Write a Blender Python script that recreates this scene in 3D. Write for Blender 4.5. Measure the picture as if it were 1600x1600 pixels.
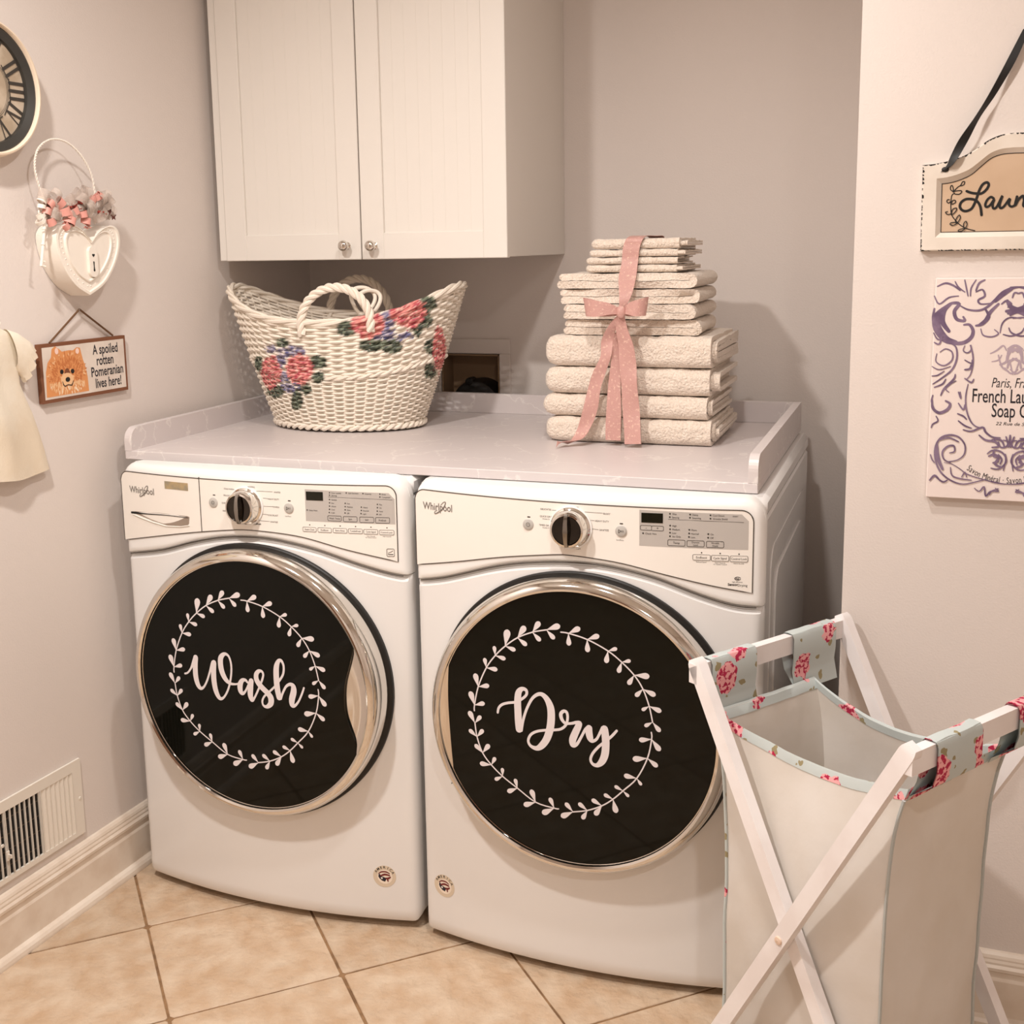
import bpy, math, random
import numpy as np
from mathutils import Vector, noise

random.seed(7)
for o in list(bpy.data.objects):
    bpy.data.objects.remove(o)
SC = bpy.context.scene
COL = SC.collection
PI = math.pi

# ------------------------------------------------------------------ camera
CP = np.array([1.64903, -2.11343, 1.43440])
YAW, PITCH, ROLL, FPX, PX, PY = -.354536, -.169906, -.016758, 1847.263, 767.446, 700.232
def basis():
    cy, sy, cp, sp = math.cos(YAW), math.sin(YAW), math.cos(PITCH), math.sin(PITCH)
    f = np.array([sy*cp, cy*cp, sp]); r = np.array([cy, -sy, 0.]); u = np.cross(r, f)
    c, s = math.cos(ROLL), math.sin(ROLL)
    return c*r+s*u, -s*r+c*u, f
CR, CU, CF = basis()
cd = bpy.data.cameras.new('camera'); cam = bpy.data.objects.new('camera', cd); COL.objects.link(cam)
cd.sensor_width = 36; cd.lens = FPX/1600*36; cd.shift_x = (800-PX)/1600; cd.shift_y = -(800-PY)/1600
cd.clip_start = .02
from mathutils import Matrix
cam.matrix_world = Matrix(((CR[0], CU[0], -CF[0], CP[0]), (CR[1], CU[1], -CF[1], CP[1]), (CR[2], CU[2], -CF[2], CP[2]), (0, 0, 0, 1)))
SC.camera = cam

# ------------------------------------------------------------------ world, lights, exposure
w = bpy.data.worlds.new('world'); SC.world = w; w.use_nodes = True
w.node_tree.nodes['Background'].inputs[0].default_value = (1, .9, .8, 1)
w.node_tree.nodes['Background'].inputs[1].default_value = .05
SC.view_settings.view_transform = 'Standard'; SC.view_settings.look = 'None'
SC.view_settings.gamma = 1; SC.view_settings.use_curve_mapping = False
SC.view_settings.exposure = 0.08
LAMPS = [((.48, -1.15), 30), ((1.20, -.64), 12), ((2.05, -2.15), 14)]
LCOL = (1, .948, .905)
CEIL = 2.44
def lamp(x, y, e):
    l = bpy.data.lights.new('downlight', 'AREA'); l.shape = 'DISK'; l.size = .11; l.energy = e; l.color = LCOL
    l.spread = math.radians(170)
    o = bpy.data.objects.new('downlight', l); COL.objects.link(o); o.location = (x, y, CEIL-.022)
    return o
for (lx, ly), e in LAMPS: lamp(lx, ly, e)

# ------------------------------------------------------------------ measuring helpers (photo pixel -> point on a known plane)
def ray(x, y): return CF+CR*(x-PX)/FPX-CU*(y-PY)/FPX
def onY(x, y, Y):
    d = ray(x, y); return CP+d*(Y-CP[1])/d[1]
def onZ(x, y, Z):
    d = ray(x, y); return CP+d*(Z-CP[2])/d[2]
WA, WB = -.070, .05                     # left wall: X = WA + WB*Y
WN = math.hypot(1, WB)
def onL(x, y, off=0.):
    d = ray(x, y); a = WA+off*WN
    t = (a+WB*CP[1]-CP[0])/(d[0]-WB*d[1]); return CP+d*t
def proj(P):
    d = np.asarray(P, float)-CP; z = d@CF
    return PX+FPX*(d@CR)/z, PY-FPX*(d@CU)/z

FZ = -.008                               # floor level
YB = .929                                # back wall
YR = .0737; XE = 1.5224                  # front of the right-hand wall, its outer corner
RX, RY0 = 3.3, -3.1

# ------------------------------------------------------------------ materials
def lin(c):
    c = c/255.
    return c/12.92 if c <= .04045 else ((c+.055)/1.055)**2.4
def rgb(c): return (lin(c[0]), lin(c[1]), lin(c[2]), 1)
MATS = {}
def mat(name, c, rough=.5, metal=0., c2=None, nscale=6., ndet=4., lo=.4, hi=.6, bump=0., bscale=60., bdet=3., spec=.5, sheen=0., coat=0., emit=0., attr=None, rnd=0., ior=None):
    if name in MATS: return MATS[name]
    m = bpy.data.materials.new(name); m.use_nodes = True; nt = m.node_tree; N = nt.nodes; L = nt.links
    b = N['Principled BSDF']
    b.inputs['Roughness'].default_value = rough; b.inputs['Metallic'].default_value = metal
    b.inputs['Specular IOR Level'].default_value = spec
    if coat: b.inputs['Coat Weight'].default_value = coat; b.inputs['Coat Roughness'].default_value = .08
    if sheen: b.inputs['Sheen Weight'].default_value = sheen; b.inputs['Sheen Roughness'].default_value = .6
    tc = N.new('ShaderNodeTexCoord')
    b.inputs['Base Color'].default_value = rgb(c)
    col = None
    if attr:
        a = N.new('ShaderNodeAttribute'); a.attribute_name = attr; col = a.outputs['Color']
    elif c2:
        nz = N.new('ShaderNodeTexNoise'); nz.inputs['Scale'].default_value = nscale; nz.inputs['Detail'].default_value = ndet
        L.new(tc.outputs['Object'], nz.inputs['Vector'])
        rp = N.new('ShaderNodeValToRGB'); rp.color_ramp.elements[0].position = lo; rp.color_ramp.elements[1].position = hi
        rp.color_ramp.elements[0].color = rgb(c); rp.color_ramp.elements[1].color = rgb(c2)
        L.new(nz.outputs['Fac'], rp.inputs['Fac']); col = rp.outputs['Color']
    if rnd and col is not None:
        oi = N.new('ShaderNodeObjectInfo'); hs = N.new('ShaderNodeHueSaturation')
        mr = N.new('ShaderNodeMapRange'); mr.inputs['To Min'].default_value = 1-rnd; mr.inputs['To Max'].default_value = 1+rnd
        L.new(oi.outputs['Random'], mr.inputs['Value']); L.new(mr.outputs['Result'], hs.inputs['Value']); L.new(col, hs.inputs['Color']); col = hs.outputs['Color']
    if col is not None: L.new(col, b.inputs['Base Color'])
    if bump:
        nb = N.new('ShaderNodeTexNoise'); nb.inputs['Scale'].default_value = bscale; nb.inputs['Detail'].default_value = bdet
        L.new(tc.outputs['Object'], nb.inputs['Vector'])
        bp = N.new('ShaderNodeBump'); bp.inputs['Strength'].default_value = 1.; bp.inputs['Distance'].default_value = bump
        L.new(nb.outputs['Fac'], bp.inputs['Height']); L.new(bp.outputs['Normal'], b.inputs['Normal'])
    if emit:
        b.inputs['Emission Color'].default_value = rgb(c); b.inputs['Emission Strength'].default_value = emit
    MATS[name] = m
    return m
M_wall = mat('wall_paint', (222, 212, 205), .75, bump=.0004, bscale=260)
M_ceil = mat('ceiling_paint', (238, 235, 231), .8)
M_trim = mat('trim_paint', (232, 219, 204), .38, c2=(222, 206, 189), nscale=14, bump=.0003, bscale=40)
M_cab = mat('cabinet_paint', (230, 224, 216), .42)
M_enamel = mat('white_enamel', (230, 228, 226), .22, coat=.3)
M_fascia = mat('white_plastic', (238, 236, 233), .3)
M_panel = mat('console_plastic', (240, 234, 226), .34)
M_dark = mat('dark_rubber_and_shade', (22, 20, 18), .5)  # rubber parts, also shade painted round the doors and in the drawer grip
M_line = mat('seam_shadow_grey', (72, 64, 56), .6)
M_chrome = mat('chrome', (226, 222, 216), .07, 1.)
M_chromed = mat('satin_chrome', (150, 146, 140), .16, 1.)
M_glass = mat('black_glass', (9, 10, 6), .05, spec=.22)
M_vinyl = mat('vinyl_decal', (226, 218, 219), .55)
M_silver = mat('silver_panel', (186, 180, 174), .4)
M_lcd = mat('lcd', (20, 22, 14), .15)
M_ink = mat('ink', (52, 48, 44), .6)
M_inkl = mat('ink_light', (120, 112, 104), .6)
M_btn = mat('button_grey', (186, 182, 176), .35)
M_logo = mat('logo_grey', (132, 126, 120), .35, .4)
M_gold = mat('rating_gold', (176, 154, 116), .35, c2=(150, 140, 118), nscale=60)
M_marble = mat('counter_laminate', (210, 201, 199), .38, c2=(219, 211, 208), nscale=5, ndet=6, lo=.35, hi=.7)
M_wick = mat('wicker_paint', (240, 229, 214), .6, attr='paint')
M_towel = mat('terry', (238, 224, 209), .95, c2=(230, 213, 196), nscale=220, sheen=.3, bump=.006, bscale=190, bdet=3)
M_sat = mat('pink_satin', (202, 155, 146), .36, c2=(238, 206, 188), nscale=170, ndet=6, lo=.56, hi=.76, bump=.001, bscale=500)
M_grout = mat('grout', (150, 116, 82), .9, c2=(120, 90, 62), nscale=30)
M_black = mat('black_paint', (16, 15, 14), .5)
M_cream = mat('cream_frame', (238, 219, 196), .5)
M_bronze = mat('dark_bezel', (52, 50, 46), .45)
M_dial = mat('aged_dial', (196, 180, 160), .7, c2=(170, 152, 130), nscale=18)
M_num = mat('numeral_ink', (58, 52, 46), .7)
M_tin = mat('white_tin', (240, 231, 219), .45, bump=.0004, bscale=60)
M_pink = mat('pink_ribbon', (226, 160, 148), .6)
M_red = mat('dried_flower_red', (150, 62, 50), .9)
M_brownp = mat('brown_petal', (92, 48, 38), .9)
M_tulle = mat('tulle', (216, 200, 188), .9); M_tulle.node_tree.nodes['Principled BSDF'].inputs['Alpha'].default_value = .35
M_plyedge = mat('plaque_edge', (120, 74, 48), .6)
M_print = mat('plaque_print', (222, 210, 198), .6, c2=(212, 198, 186), nscale=20)
M_cord = mat('brown_cord', (104, 74, 50), .9)
M_navy = mat('plaque_ink', (32, 30, 40), .6)
M_metalw = mat('vent_enamel', (228, 220, 208), .42)
M_canvas = mat('canvas_bag', (238, 233, 227), .9, c2=(232, 225, 216), nscale=5, bump=.0012, bscale=28)
M_woodw = mat('white_wood', (238, 233, 232), .5, c2=(231, 224, 222), nscale=12)
M_woodend = mat('worn_wood_end', (226, 200, 180), .6)
M_dress = mat('cream_cotton', (244, 234, 216), .9, c2=(236, 221, 198), nscale=9, bump=.0005, bscale=300)
M_tan = mat('tan_panel', (204, 176, 148), .6, c2=(196, 167, 138), nscale=9)
M_signw = mat('distressed_white', (232, 222, 210), .6, c2=(220, 208, 194), nscale=10)
M_art = mat('art_canvas', (236, 222, 216), .7)
M_purp = mat('art_purple', (104, 84, 112), .7, c2=(134, 114, 138), nscale=40)
M_purpl = mat('art_purple_pale', (178, 160, 172), .7)
M_tile = mat('tile', (190, 160, 130), .45, c2=(208, 187, 163), nscale=15, ndet=14, lo=.34, hi=.66, bump=.010, bscale=24, bdet=12, rnd=.06)
M_boxin = mat('recess_brown', (150, 122, 94), .8)
M_oak = mat('door_wood', (120, 84, 58), .5)
def floral():
    m = bpy.data.materials.new('floral_cotton'); m.use_nodes = True; nt = m.node_tree; N = nt.nodes; L = nt.links
    b = N['Principled BSDF']; b.inputs['Roughness'].default_value = .9
    tc = N.new('ShaderNodeTexCoord')
    def vor(scale, thr, inv=False):
        v = N.new('ShaderNodeTexVoronoi'); v.inputs['Scale'].default_value = scale
        nz = N.new('ShaderNodeTexNoise'); nz.inputs['Scale'].default_value = 60
        mx = N.new('ShaderNodeMixRGB'); mx.inputs[0].default_value = .02
        L.new(tc.outputs['Object'], nz.inputs['Vector']); L.new(tc.outputs['Object'], mx.inputs[1]); L.new(nz.outputs['Color'], mx.inputs[2])
        L.new(mx.outputs[0], v.inputs['Vector'])
        r = N.new('ShaderNodeMath'); r.operation = 'LESS_THAN'; r.inputs[1].default_value = thr
        L.new(v.outputs['Distance'], r.inputs[0]); return r.outputs[0]
    nz = N.new('ShaderNodeTexNoise'); nz.inputs['Scale'].default_value = 130
    L.new(tc.outputs['Object'], nz.inputs['Vector'])
    rp = N.new('ShaderNodeValToRGB'); e = rp.color_ramp.elements
    e[0].position = .46; e[0].color = rgb((176, 28, 70)); e[1].position = .5; e[1].color = rgb((236, 168, 170))
    L.new(nz.outputs['Fac'], rp.inputs['Fac'])
    m1 = N.new('ShaderNodeMixRGB'); m1.inputs[1].default_value = rgb((190, 198, 196)); m1.inputs[2].default_value = rgb((150, 138, 104))
    L.new(vor(34, .22), m1.inputs[0])
    m2 = N.new('ShaderNodeMixRGB'); L.new(vor(13, .36), m2.inputs[0]); L.new(m1.outputs[0], m2.inputs[1]); L.new(rp.outputs[0], m2.inputs[2])
    L.new(m2.outputs[0], b.inputs['Base Color']); return m
M_floral = floral()
def translucent(m, f):
    nt = m.node_tree; b = nt.nodes['Principled BSDF']; out = nt.nodes['Material Output']
    tr = nt.nodes.new('ShaderNodeBsdfTranslucent'); mx = nt.nodes.new('ShaderNodeMixShader'); mx.inputs[0].default_value = f
    src = b.inputs['Base Color'].links[0].from_socket; nt.links.new(src, tr.inputs['Color'])
    nt.links.new(b.outputs[0], mx.inputs[1]); nt.links.new(tr.outputs[0], mx.inputs[2]); nt.links.new(mx.outputs[0], out.inputs['Surface'])
translucent(M_canvas, .28); translucent(M_dress, .15)
def veins(m):
    r = [n for n in m.node_tree.nodes if n.type == 'VALTORGB'][0].color_ramp
    base, pale = rgb((211, 202, 200)), rgb((226, 219, 215))
    r.elements[0].position = .0; r.elements[0].color = rgb((206, 196, 195)); r.elements[1].position = 1.; r.elements[1].color = rgb((214, 206, 203))
    for p, c in ((.47, base), (.492, base), (.50, pale), (.508, base)):
        e = r.elements.new(p); e.color = c
veins(M_marble)
M_piping = mat('blue_grey_piping', (178, 182, 180), .9)

# ------------------------------------------------------------------ mesh helpers
ORG = {}
def org(o):
    v = np.zeros(3)
    while o is not None:
        v = v+np.array(o.location); o = o.parent
    return v
def mesh(name, V, F, m=None, smooth=True, sharp=None):
    me = bpy.data.meshes.new(name); me.from_pydata([tuple(map(float, v)) for v in V], [], F); me.validate(); me.update()
    if m is not None: me.materials.append(m)
    if smooth:
        me.polygons.foreach_set('use_smooth', [True]*len(me.polygons))
        if sharp: 
            try: me.set_sharp_from_angle(angle=math.radians(sharp))
            except Exception: pass
    return me
def obj(name, VF, m, parent=None, smooth=True, sharp=35):
    V, F = VF
    V = np.asarray(V, float).reshape(-1, 3)
    if parent is not None: V = V-org(parent)
    o = bpy.data.objects.new(name, mesh(name, V, F, m, smooth, sharp)); COL.objects.link(o)
    if parent is not None: o.parent = parent
    return o
def thing(name, loc, label, cat, group=None):
    o = bpy.data.objects.new(name, None); COL.objects.link(o); o.location = tuple(map(float, loc)); o.empty_display_size = .05
    return tag(o, label, cat, group)
def tag(o, label, cat, group=None, kind=None):
    o['label'] = label; o['category'] = cat
    if group: o['group'] = group
    if kind: o['kind'] = kind
    return o
def struct(name, VF, m, label=None, cat=None, smooth=False):
    o = obj(name, VF, m, None, smooth); o['kind'] = 'structure'
    if label: o['label'] = label; o['category'] = cat
    return o
def join(*parts):
    V, F = [], []
    for v, f in parts:
        n = len(V); V.extend([tuple(x) for x in np.asarray(v, float).reshape(-1, 3)]); F.extend([tuple(i+n for i in q) for q in f])
    return V, F
def xf(VF, fn): return [fn(*v) for v in VF[0]], VF[1]
def box(a, b, bev=0.):
    (x0, y0, z0), (x1, y1, z1) = a, b
    if bev <= 0:
        V = [(x0, y0, z0), (x1, y0, z0), (x1, y1, z0), (x0, y1, z0), (x0, y0, z1), (x1, y0, z1), (x1, y1, z1), (x0, y1, z1)]
        return V, [(0, 3, 2, 1), (4, 5, 6, 7), (0, 1, 5, 4), (1, 2, 6, 5), (2, 3, 7, 6), (3, 0, 4, 7)]
    # chamfered box: 24 verts
    V = []; idx = {}
    c = [(x0, x1), (y0, y1), (z0, z1)]
    for i in range(8):
        s = [(i >> k) & 1 for k in range(3)]
        for ax in range(3):
            p = []
            for k in range(3):
                v = c[k][s[k]]
                if k != ax: v += bev if s[k] == 0 else -bev
                p.append(v)
            idx[(i, ax)] = len(V); V.append(p)
    F = []
    for ax in range(3):
        a1, a2 = (ax+1) % 3, (ax+2) % 3
        for s in (0, 1):
            q = []
            for (u, v) in ((0, 0), (1, 0), (1, 1), (0, 1)):
                i = (s << ax) | (u << a1) | (v << a2); q.append(idx[(i, ax)])
            F.append(tuple(q) if s else tuple(q[::-1]))
    for ax in range(3):   # edges along ax
        a1, a2 = (ax+1) % 3, (ax+2) % 3
        for u in (0, 1):
            for v in (0, 1):
                i0 = (u << a1) | (v << a2); i1 = i0 | (1 << ax)
                q = [idx[(i0, a1)], idx[(i1, a1)], idx[(i1, a2)], idx[(i0, a2)]]
                F.append(tuple(q) if (u ^ v) else tuple(q[::-1]))
    for i in range(8):
        q = (idx[(i, 0)], idx[(i, 1)], idx[(i, 2)]); par = bin(i).count('1') % 2
        F.append(q if par else q[::-1])
    return V, F
def lathe(prof, n=48, cap0=False, cap1=False):
    """profile (r, h) about local Z -> verts"""
    V, F = [], []
    for r, h in prof:
        for k in range(n):
            a = 2*PI*k/n; V.append((r*math.cos(a), r*math.sin(a), h))
    for i in range(len(prof)-1):
        for k in range(n):
            k2 = (k+1) % n; F.append((i*n+k, i*n+k2, (i+1)*n+k2, (i+1)*n+k))
    if cap0: F.append(tuple(range(n))[::-1])
    if cap1: F.append(tuple((len(prof)-1)*n+k for k in range(n)))
    return V, F
def toY(VF, c):      # local Z axis -> world -Y (towards the room), about centre c
    return xf(VF, lambda x, y, z: (c[0]+x, c[1]-z, c[2]+y))
def catmull(P, n=8, closed=False):
    P = [np.asarray(p, float) for p in P]; out = []; m = len(P)
    rng = range(m) if closed else range(m-1)
    for i in rng:
        if closed: p0, p1, p2, p3 = P[(i-1) % m], P[i], P[(i+1) % m], P[(i+2) % m]
        else: p0, p1, p2, p3 = P[max(i-1, 0)], P[i], P[i+1], P[min(i+2, m-1)]
        for k in range(n):
            t = k/n
            out.append(.5*((2*p1)+(-p0+p2)*t+(2*p0-5*p1+4*p2-p3)*t*t+(-p0+3*p1-3*p2+p3)*t**3))
    if not closed: out.append(P[-1])
    return out
def tube(path, r, n=8, closed=False, caps=True):
    P = [np.asarray(p, float) for p in path]; m = len(P)
    rr = r if hasattr(r, '__len__') else [r]*m
    V, F = [], []; up = None
    for i in range(m):
        a = P[(i-1) % m] if (closed or i > 0) else P[i]; b = P[(i+1) % m] if (closed or i < m-1) else P[i]
        t = b-a; t = t/(np.linalg.norm(t)+1e-12)
        if up is None:
            up = np.array([0, 0, 1.]) if abs(t[2]) < .9 else np.array([1., 0, 0])
        s = np.cross(t, up); s /= np.linalg.norm(s)+1e-12; up = np.cross(s, t)
        for k in range(n):
            an = 2*PI*k/n; V.append(P[i]+rr[i]*(math.cos(an)*s+math.sin(an)*up))
    e = m if closed else m-1
    for i in range(e):
        j = (i+1) % m
        for k in range(n):
            k2 = (k+1) % n; F.append((i*n+k, i*n+k2, j*n+k2, j*n+k))
    if caps and not closed: F.append(tuple(range(n))[::-1]); F.append(tuple((m-1)*n+k for k in range(n)))
    return V, F
def strip(path, wid, th=.0006):
    """ribbon: path points, wid = list of half-width vectors; given a small thickness"""
    P = [np.asarray(p, float) for p in path]; W = [np.asarray(x, float) for x in wid]; m = len(P); V, F = [], []
    for i in range(m):
        t = P[min(i+1, m-1)]-P[max(i-1, 0)]; n = np.cross(t, W[i]); n = n/(np.linalg.norm(n)+1e-12)*th
        V += [P[i]-W[i]+n, P[i]+n*1.0, P[i]+W[i]+n, P[i]+W[i]-n, P[i]-n, P[i]-W[i]-n]
    for i in range(m-1):
        for k in range(6):
            k2 = (k+1) % 6; F.append((i*6+k, i*6+k2, (i+1)*6+k2, (i+1)*6+k))
    F.append((0, 1, 2, 3, 4, 5)[::-1]); F.append(tuple((m-1)*6+k for k in range(6)))
    return V, F
def prism(out, fn, w0, w1):
    """2-D outline (CCW list) extruded from w0 to w1 through fn(u,v,w)"""
    n = len(out); V = [fn(u, v, w0) for u, v in out]+[fn(u, v, w1) for u, v in out]
    F = [tuple(range(n))[::-1], tuple(range(n, 2*n))]+[(i, (i+1) % n, n+(i+1) % n, n+i) for i in range(n)]
    return V, F
def flat(out, fn, w): 
    return [fn(u, v, w) for u, v in out], [tuple(range(len(out)))]
def circ(cu, cv, r, n=24, ry=None): return [(cu+r*math.cos(2*PI*k/n), cv+(ry or r)*math.sin(2*PI*k/n)) for k in range(n)]
def rrect(u0, v0, u1, v1, r, n=5):
    o = []
    for cx, cy, a0 in ((u1-r, v0+r, -PI/2), (u1-r, v1-r, 0), (u0+r, v1-r, PI/2), (u0+r, v0+r, PI)):
        for k in range(n+1): a = a0+PI/2*k/n; o.append((cx+r*math.cos(a), cy+r*math.sin(a)))
    return o
def stroke(pts, fn, w, n=7, scale=1.):
    """brush stroke: (u, v, width) points -> flat mesh with round ends"""
    C = catmull([np.array(p, float) for p in pts], n); V, F = [], []; m = len(C)
    for i, p in enumerate(C):
        t = C[min(i+1, m-1)][:2]-C[max(i-1, 0)][:2]; t = t/(np.linalg.norm(t)+1e-12); s = np.array([-t[1], t[0]])*max(p[2], 1e-5)*.5*scale
        e = .00010*(i+1)/m
        V += [(*(p[:2]-s), w+e), (*(p[:2]+s), w+e)]
    for i in range(m-1): F.append((2*i, 2*i+2, 2*i+3, 2*i+1))
    for i in (0, m-1):
        b = len(V); k = 10; r = C[i][2]*.5*scale
        V += [(a, c, w+(-.00004 if i == 0 else .00015)) for a, c in circ(C[i][0], C[i][1], r, k)]; F.append(tuple(range(b, b+k)))
    return [fn(u, v, q) for u, v, q in V], F
_tc = {}
def text2d(s, size=1., shear=0., xs=1., align='LEFT', bold=0.):
    key = (s, shear, bold)
    if key not in _tc:
        c = bpy.data.curves.new('t', 'FONT'); c.body = s; c.size = 1; c.shear = shear; c.offset = bold; c.resolution_u = 3
        o = bpy.data.objects.new('t', c); COL.objects.link(o)
        dg = bpy.context.evaluated_depsgraph_get(); dg.update()
        me = bpy.data.meshes.new_from_object(o.evaluated_get(dg))
        V = [(v.co.x, v.co.y) for v in me.vertices]; F = [tuple(p.vertices) for p in me.polygons]
        bpy.data.objects.remove(o); bpy.data.curves.remove(c); bpy.data.meshes.remove(me)
        _tc[key] = (V, F)
    V, F = _tc[key]
    x0 = min(v[0] for v in V); x1 = max(v[0] for v in V)
    sh = {'LEFT': -x0, 'CENTER': -(x0+x1)/2, 'RIGHT': -x1}[align]
    return [((x+sh)*size*xs, y*size) for x, y in V], F
def text(s, u, v, size, fn, w, **k):
    V, F = text2d(s, size, **k)
    return [fn(u+a, v+b, w) for a, b in V], F
def interp(x, pts):
    xs = [p[0] for p in pts]; return float(np.interp(x, xs, [p[1] for p in pts]))
def smoothpts(pts, n=6):
    return [tuple(q) for q in catmull([np.array(p) for p in pts], n)]

# ------------------------------------------------------------------ the room
def pz(out, z0, z1): return prism(out, lambda u, v, w_: (u, v, w_), z0, z1)
def wx(y): return WA+WB*y
struct('wall_left', pz([(wx(RY0)-.1, RY0), (wx(RY0), RY0), (wx(YB), YB), (wx(YB)-.1, YB)], FZ-.02, CEIL), M_wall)
# back wall with the opening of the recessed box
bxa = onY(689, 553, YB); bxb = onY(781, 553, YB)
BX0, BX1, BZ1 = bxa[0], bxb[0], bxb[2]; BZ0 = BZ1-.30
struct('wall_back', join(box((wx(YB)-.1, YB, FZ-.02), (BX0, YB+.1, CEIL)), box((BX1, YB, FZ-.02), (XE, YB+.1, CEIL)),
                         box((BX0, YB, BZ1), (BX1, YB+.1, CEIL)), box((BX0, YB, FZ-.02), (BX1, YB+.1, BZ0))), M_wall)
struct('wall_right', pz([(XE, YR), (RX, YR), (RX, YB+.1), (XE, YB+.1)], FZ-.02, CEIL), M_wall)
struct('wall_side', box((RX, RY0-.1, FZ-.02), (RX+.1, YR, CEIL)), M_wall)
# wall behind the camera, with a dark wooden door
DX0, DX1 = .5, 1.36
struct('wall_front', join(box((wx(RY0)-.1, RY0-.1, FZ-.02), (DX0, RY0, CEIL)), box((DX1, RY0-.1, FZ-.02), (RX, RY0, CEIL)), box((DX0, RY0-.1, 2.06), (DX1, RY0, CEIL))), M_wall)
d1 = struct('door_1', box((DX0, RY0-.08, FZ), (DX1, RY0-.04, 2.06)), M_oak)
obj('door_panel', join(*[box((DX0+.11+i*.34, RY0-.04, z0), (DX0+.41+i*.34, RY0-.03, z1), .008) for i in (0, 1) for z0, z1 in ((.2, .95), (1.08, 1.9))]), M_oak, d1, False)
struct('ceiling', box((wx(RY0)-.1, RY0-.1, CEIL), (RX+.1, YB+.1, CEIL+.1)), M_ceil)
fl = struct('floor', box((wx(RY0)-.1, RY0-.1, FZ-.06), (RX+.1, YB+.1, FZ-.0025)), M_grout)
# tiles: laid diagonally, 13 inch
TA, TS, TG = math.radians(42.9), .3405, .0055
T0 = onZ(230, 1447.5, FZ)
def clip(poly, a, b, c):     # keep a*x+b*y <= c
    o = []
    for i in range(len(poly)):
        p, q = poly[i], poly[(i+1) % len(poly)]; dp = a*p[0]+b*p[1]-c; dq = a*q[0]+b*q[1]-c
        if dp <= 0: o.append(p)
        if dp*dq < 0: t = dp/(dp-dq); o.append((p[0]+t*(q[0]-p[0]), p[1]+t*(q[1]-p[1])))
    return o
ca, sa = math.cos(TA), math.sin(TA)
for i in range(-12, 13):
    for j in range(-14, 15):
        cx, cy = T0[0]+((i+.5)*ca+(j+.5)*sa)*TS, T0[1]+((i+.5)*sa-(j+.5)*ca)*TS
        h = TS/2-TG/2; rr = []
        for a, b in ((-1, -1), (1, -1), (1, 1), (-1, 1)):
            rr.append((a*h+random.uniform(-.0008, .0008), b*h+random.uniform(-.0008, .0008)))
        # chamfered corners
        P = []
        for k in range(4):
            p, q, s = np.array(rr[k-1]), np.array(rr[k]), np.array(rr[(k+1) % 4]); c_ = random.uniform(.003, .008)
            P.append(q+(p-q)/np.linalg.norm(p-q)*c_); P.append(q+(s-q)/np.linalg.norm(s-q)*c_)
        W = [(cx+u*ca-v*sa, cy+u*sa+v*ca) for u, v in P]
        W = clip(W, -1, WB, -(WA+.012)); W = clip(W, 0, 1, YB-.004); W = clip(W, 0, -1, -RY0-.004); W = clip(W, 1, 0, RX-.004)
        if len(W) < 3: continue
        if min(p[0] for p in W) > XE-.0 and max(p[1] for p in W) > YR:
            W = clip(W, 0, 1, YR-.004)
        if len(W) < 3: continue
        W = np.array(W); A = .5*abs(sum(W[k-1][0]*W[k][1]-W[k][0]*W[k-1][1] for k in range(len(W))))
        if A < .0006: continue
        if sum(W[k-1][0]*W[k][1]-W[k][0]*W[k-1][1] for k in range(len(W))) < 0: W = W[::-1]
        c0 = W.mean(0); n = len(W); Vv, Ff = [], []
        dz = random.uniform(-.0005, .0005)
        for f_, z in ((1., FZ-.0035), (1., FZ-.0012+dz), (.993, FZ+dz)):
            for p in W: q = c0+(p-c0)*f_; Vv.append((q[0]-c0[0], q[1]-c0[1], z))
        for r_ in range(2):
            for k in range(n): k2 = (k+1) % n; Ff.append((r_*n+k, r_*n+k2, (r_+1)*n+k2, (r_+1)*n+k))
        Ff.append(tuple(2*n+k for k in range(n)))
        o = bpy.data.objects.new('tile', mesh('tile', Vv, Ff, M_tile, False)); COL.objects.link(o); o.location = (c0[0], c0[1], 0); o.parent = fl
# baseboards: moulded board with quarter round
BP = [(0, 0), (.0295, 0), (.0295, .004), (.028, .011), (.0235, .0165), (.0165, .019), (.0145, .020), (.0145, .088), (.0125, .094), (.0125, .104), (.0155, .107), (.0160, .113), (.0125, .118), (.0125, .122), (.0105, .1265), (.0105, .1295), (.0085, .1345), (.0045, .139), (0, .1405)]
def baseboard(name, p0, p1, nrm):
    p0, p1, nrm = np.array(p0, float), np.array(p1, float), np.array(nrm, float)
    n = len(BP); V = []
    for p in (p0, p1):
        for d, z in BP: q = p+nrm*d; V.append((q[0], q[1], FZ+z*1.03))
    F = [(i, (i+1) % n, n+(i+1) % n, n+i) for i in range(n)]+[tuple(range(n))[::-1], tuple(range(n, 2*n))]
    struct(name, (V, F), M_trim)
baseboard('baseboard_left', (wx(RY0)+.001, RY0+.001), (wx(YB-.03), YB-.03), (1/WN, -WB/WN))
baseboard('baseboard_right', (RX-.001, YR), (XE+.001, YR), (0, -1))
baseboard('baseboard_back', (XE-.002, YB), (wx(YB)+.002, YB), (0, -1))
# recessed downlights in the ceiling
for k, ((lx, ly), e) in enumerate(LAMPS):
    t = thing('ceiling_downlight', (lx, ly, CEIL), ['round recessed downlight in the ceiling in front of the washer', 'round recessed downlight in the ceiling just in front of the dryer', 'round recessed downlight in the ceiling behind the camera'][k], 'light', 'recessed downlights')
    obj('trim_ring', xf(lathe([(.06, -.006), (.064, -.012), (.085, -.010), (.092, -.003), (.094, 0)], 40), lambda x, y, z: (lx+x, ly+y, CEIL+z)), M_ceil, t)
    obj('lens', xf(lathe([(.062, -.004), (.001, -.006)], 32), lambda x, y, z: (lx+x, ly+y, CEIL+z)), mat('lamp_lens', (255, 236, 208), .4, emit=4.), t)

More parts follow.
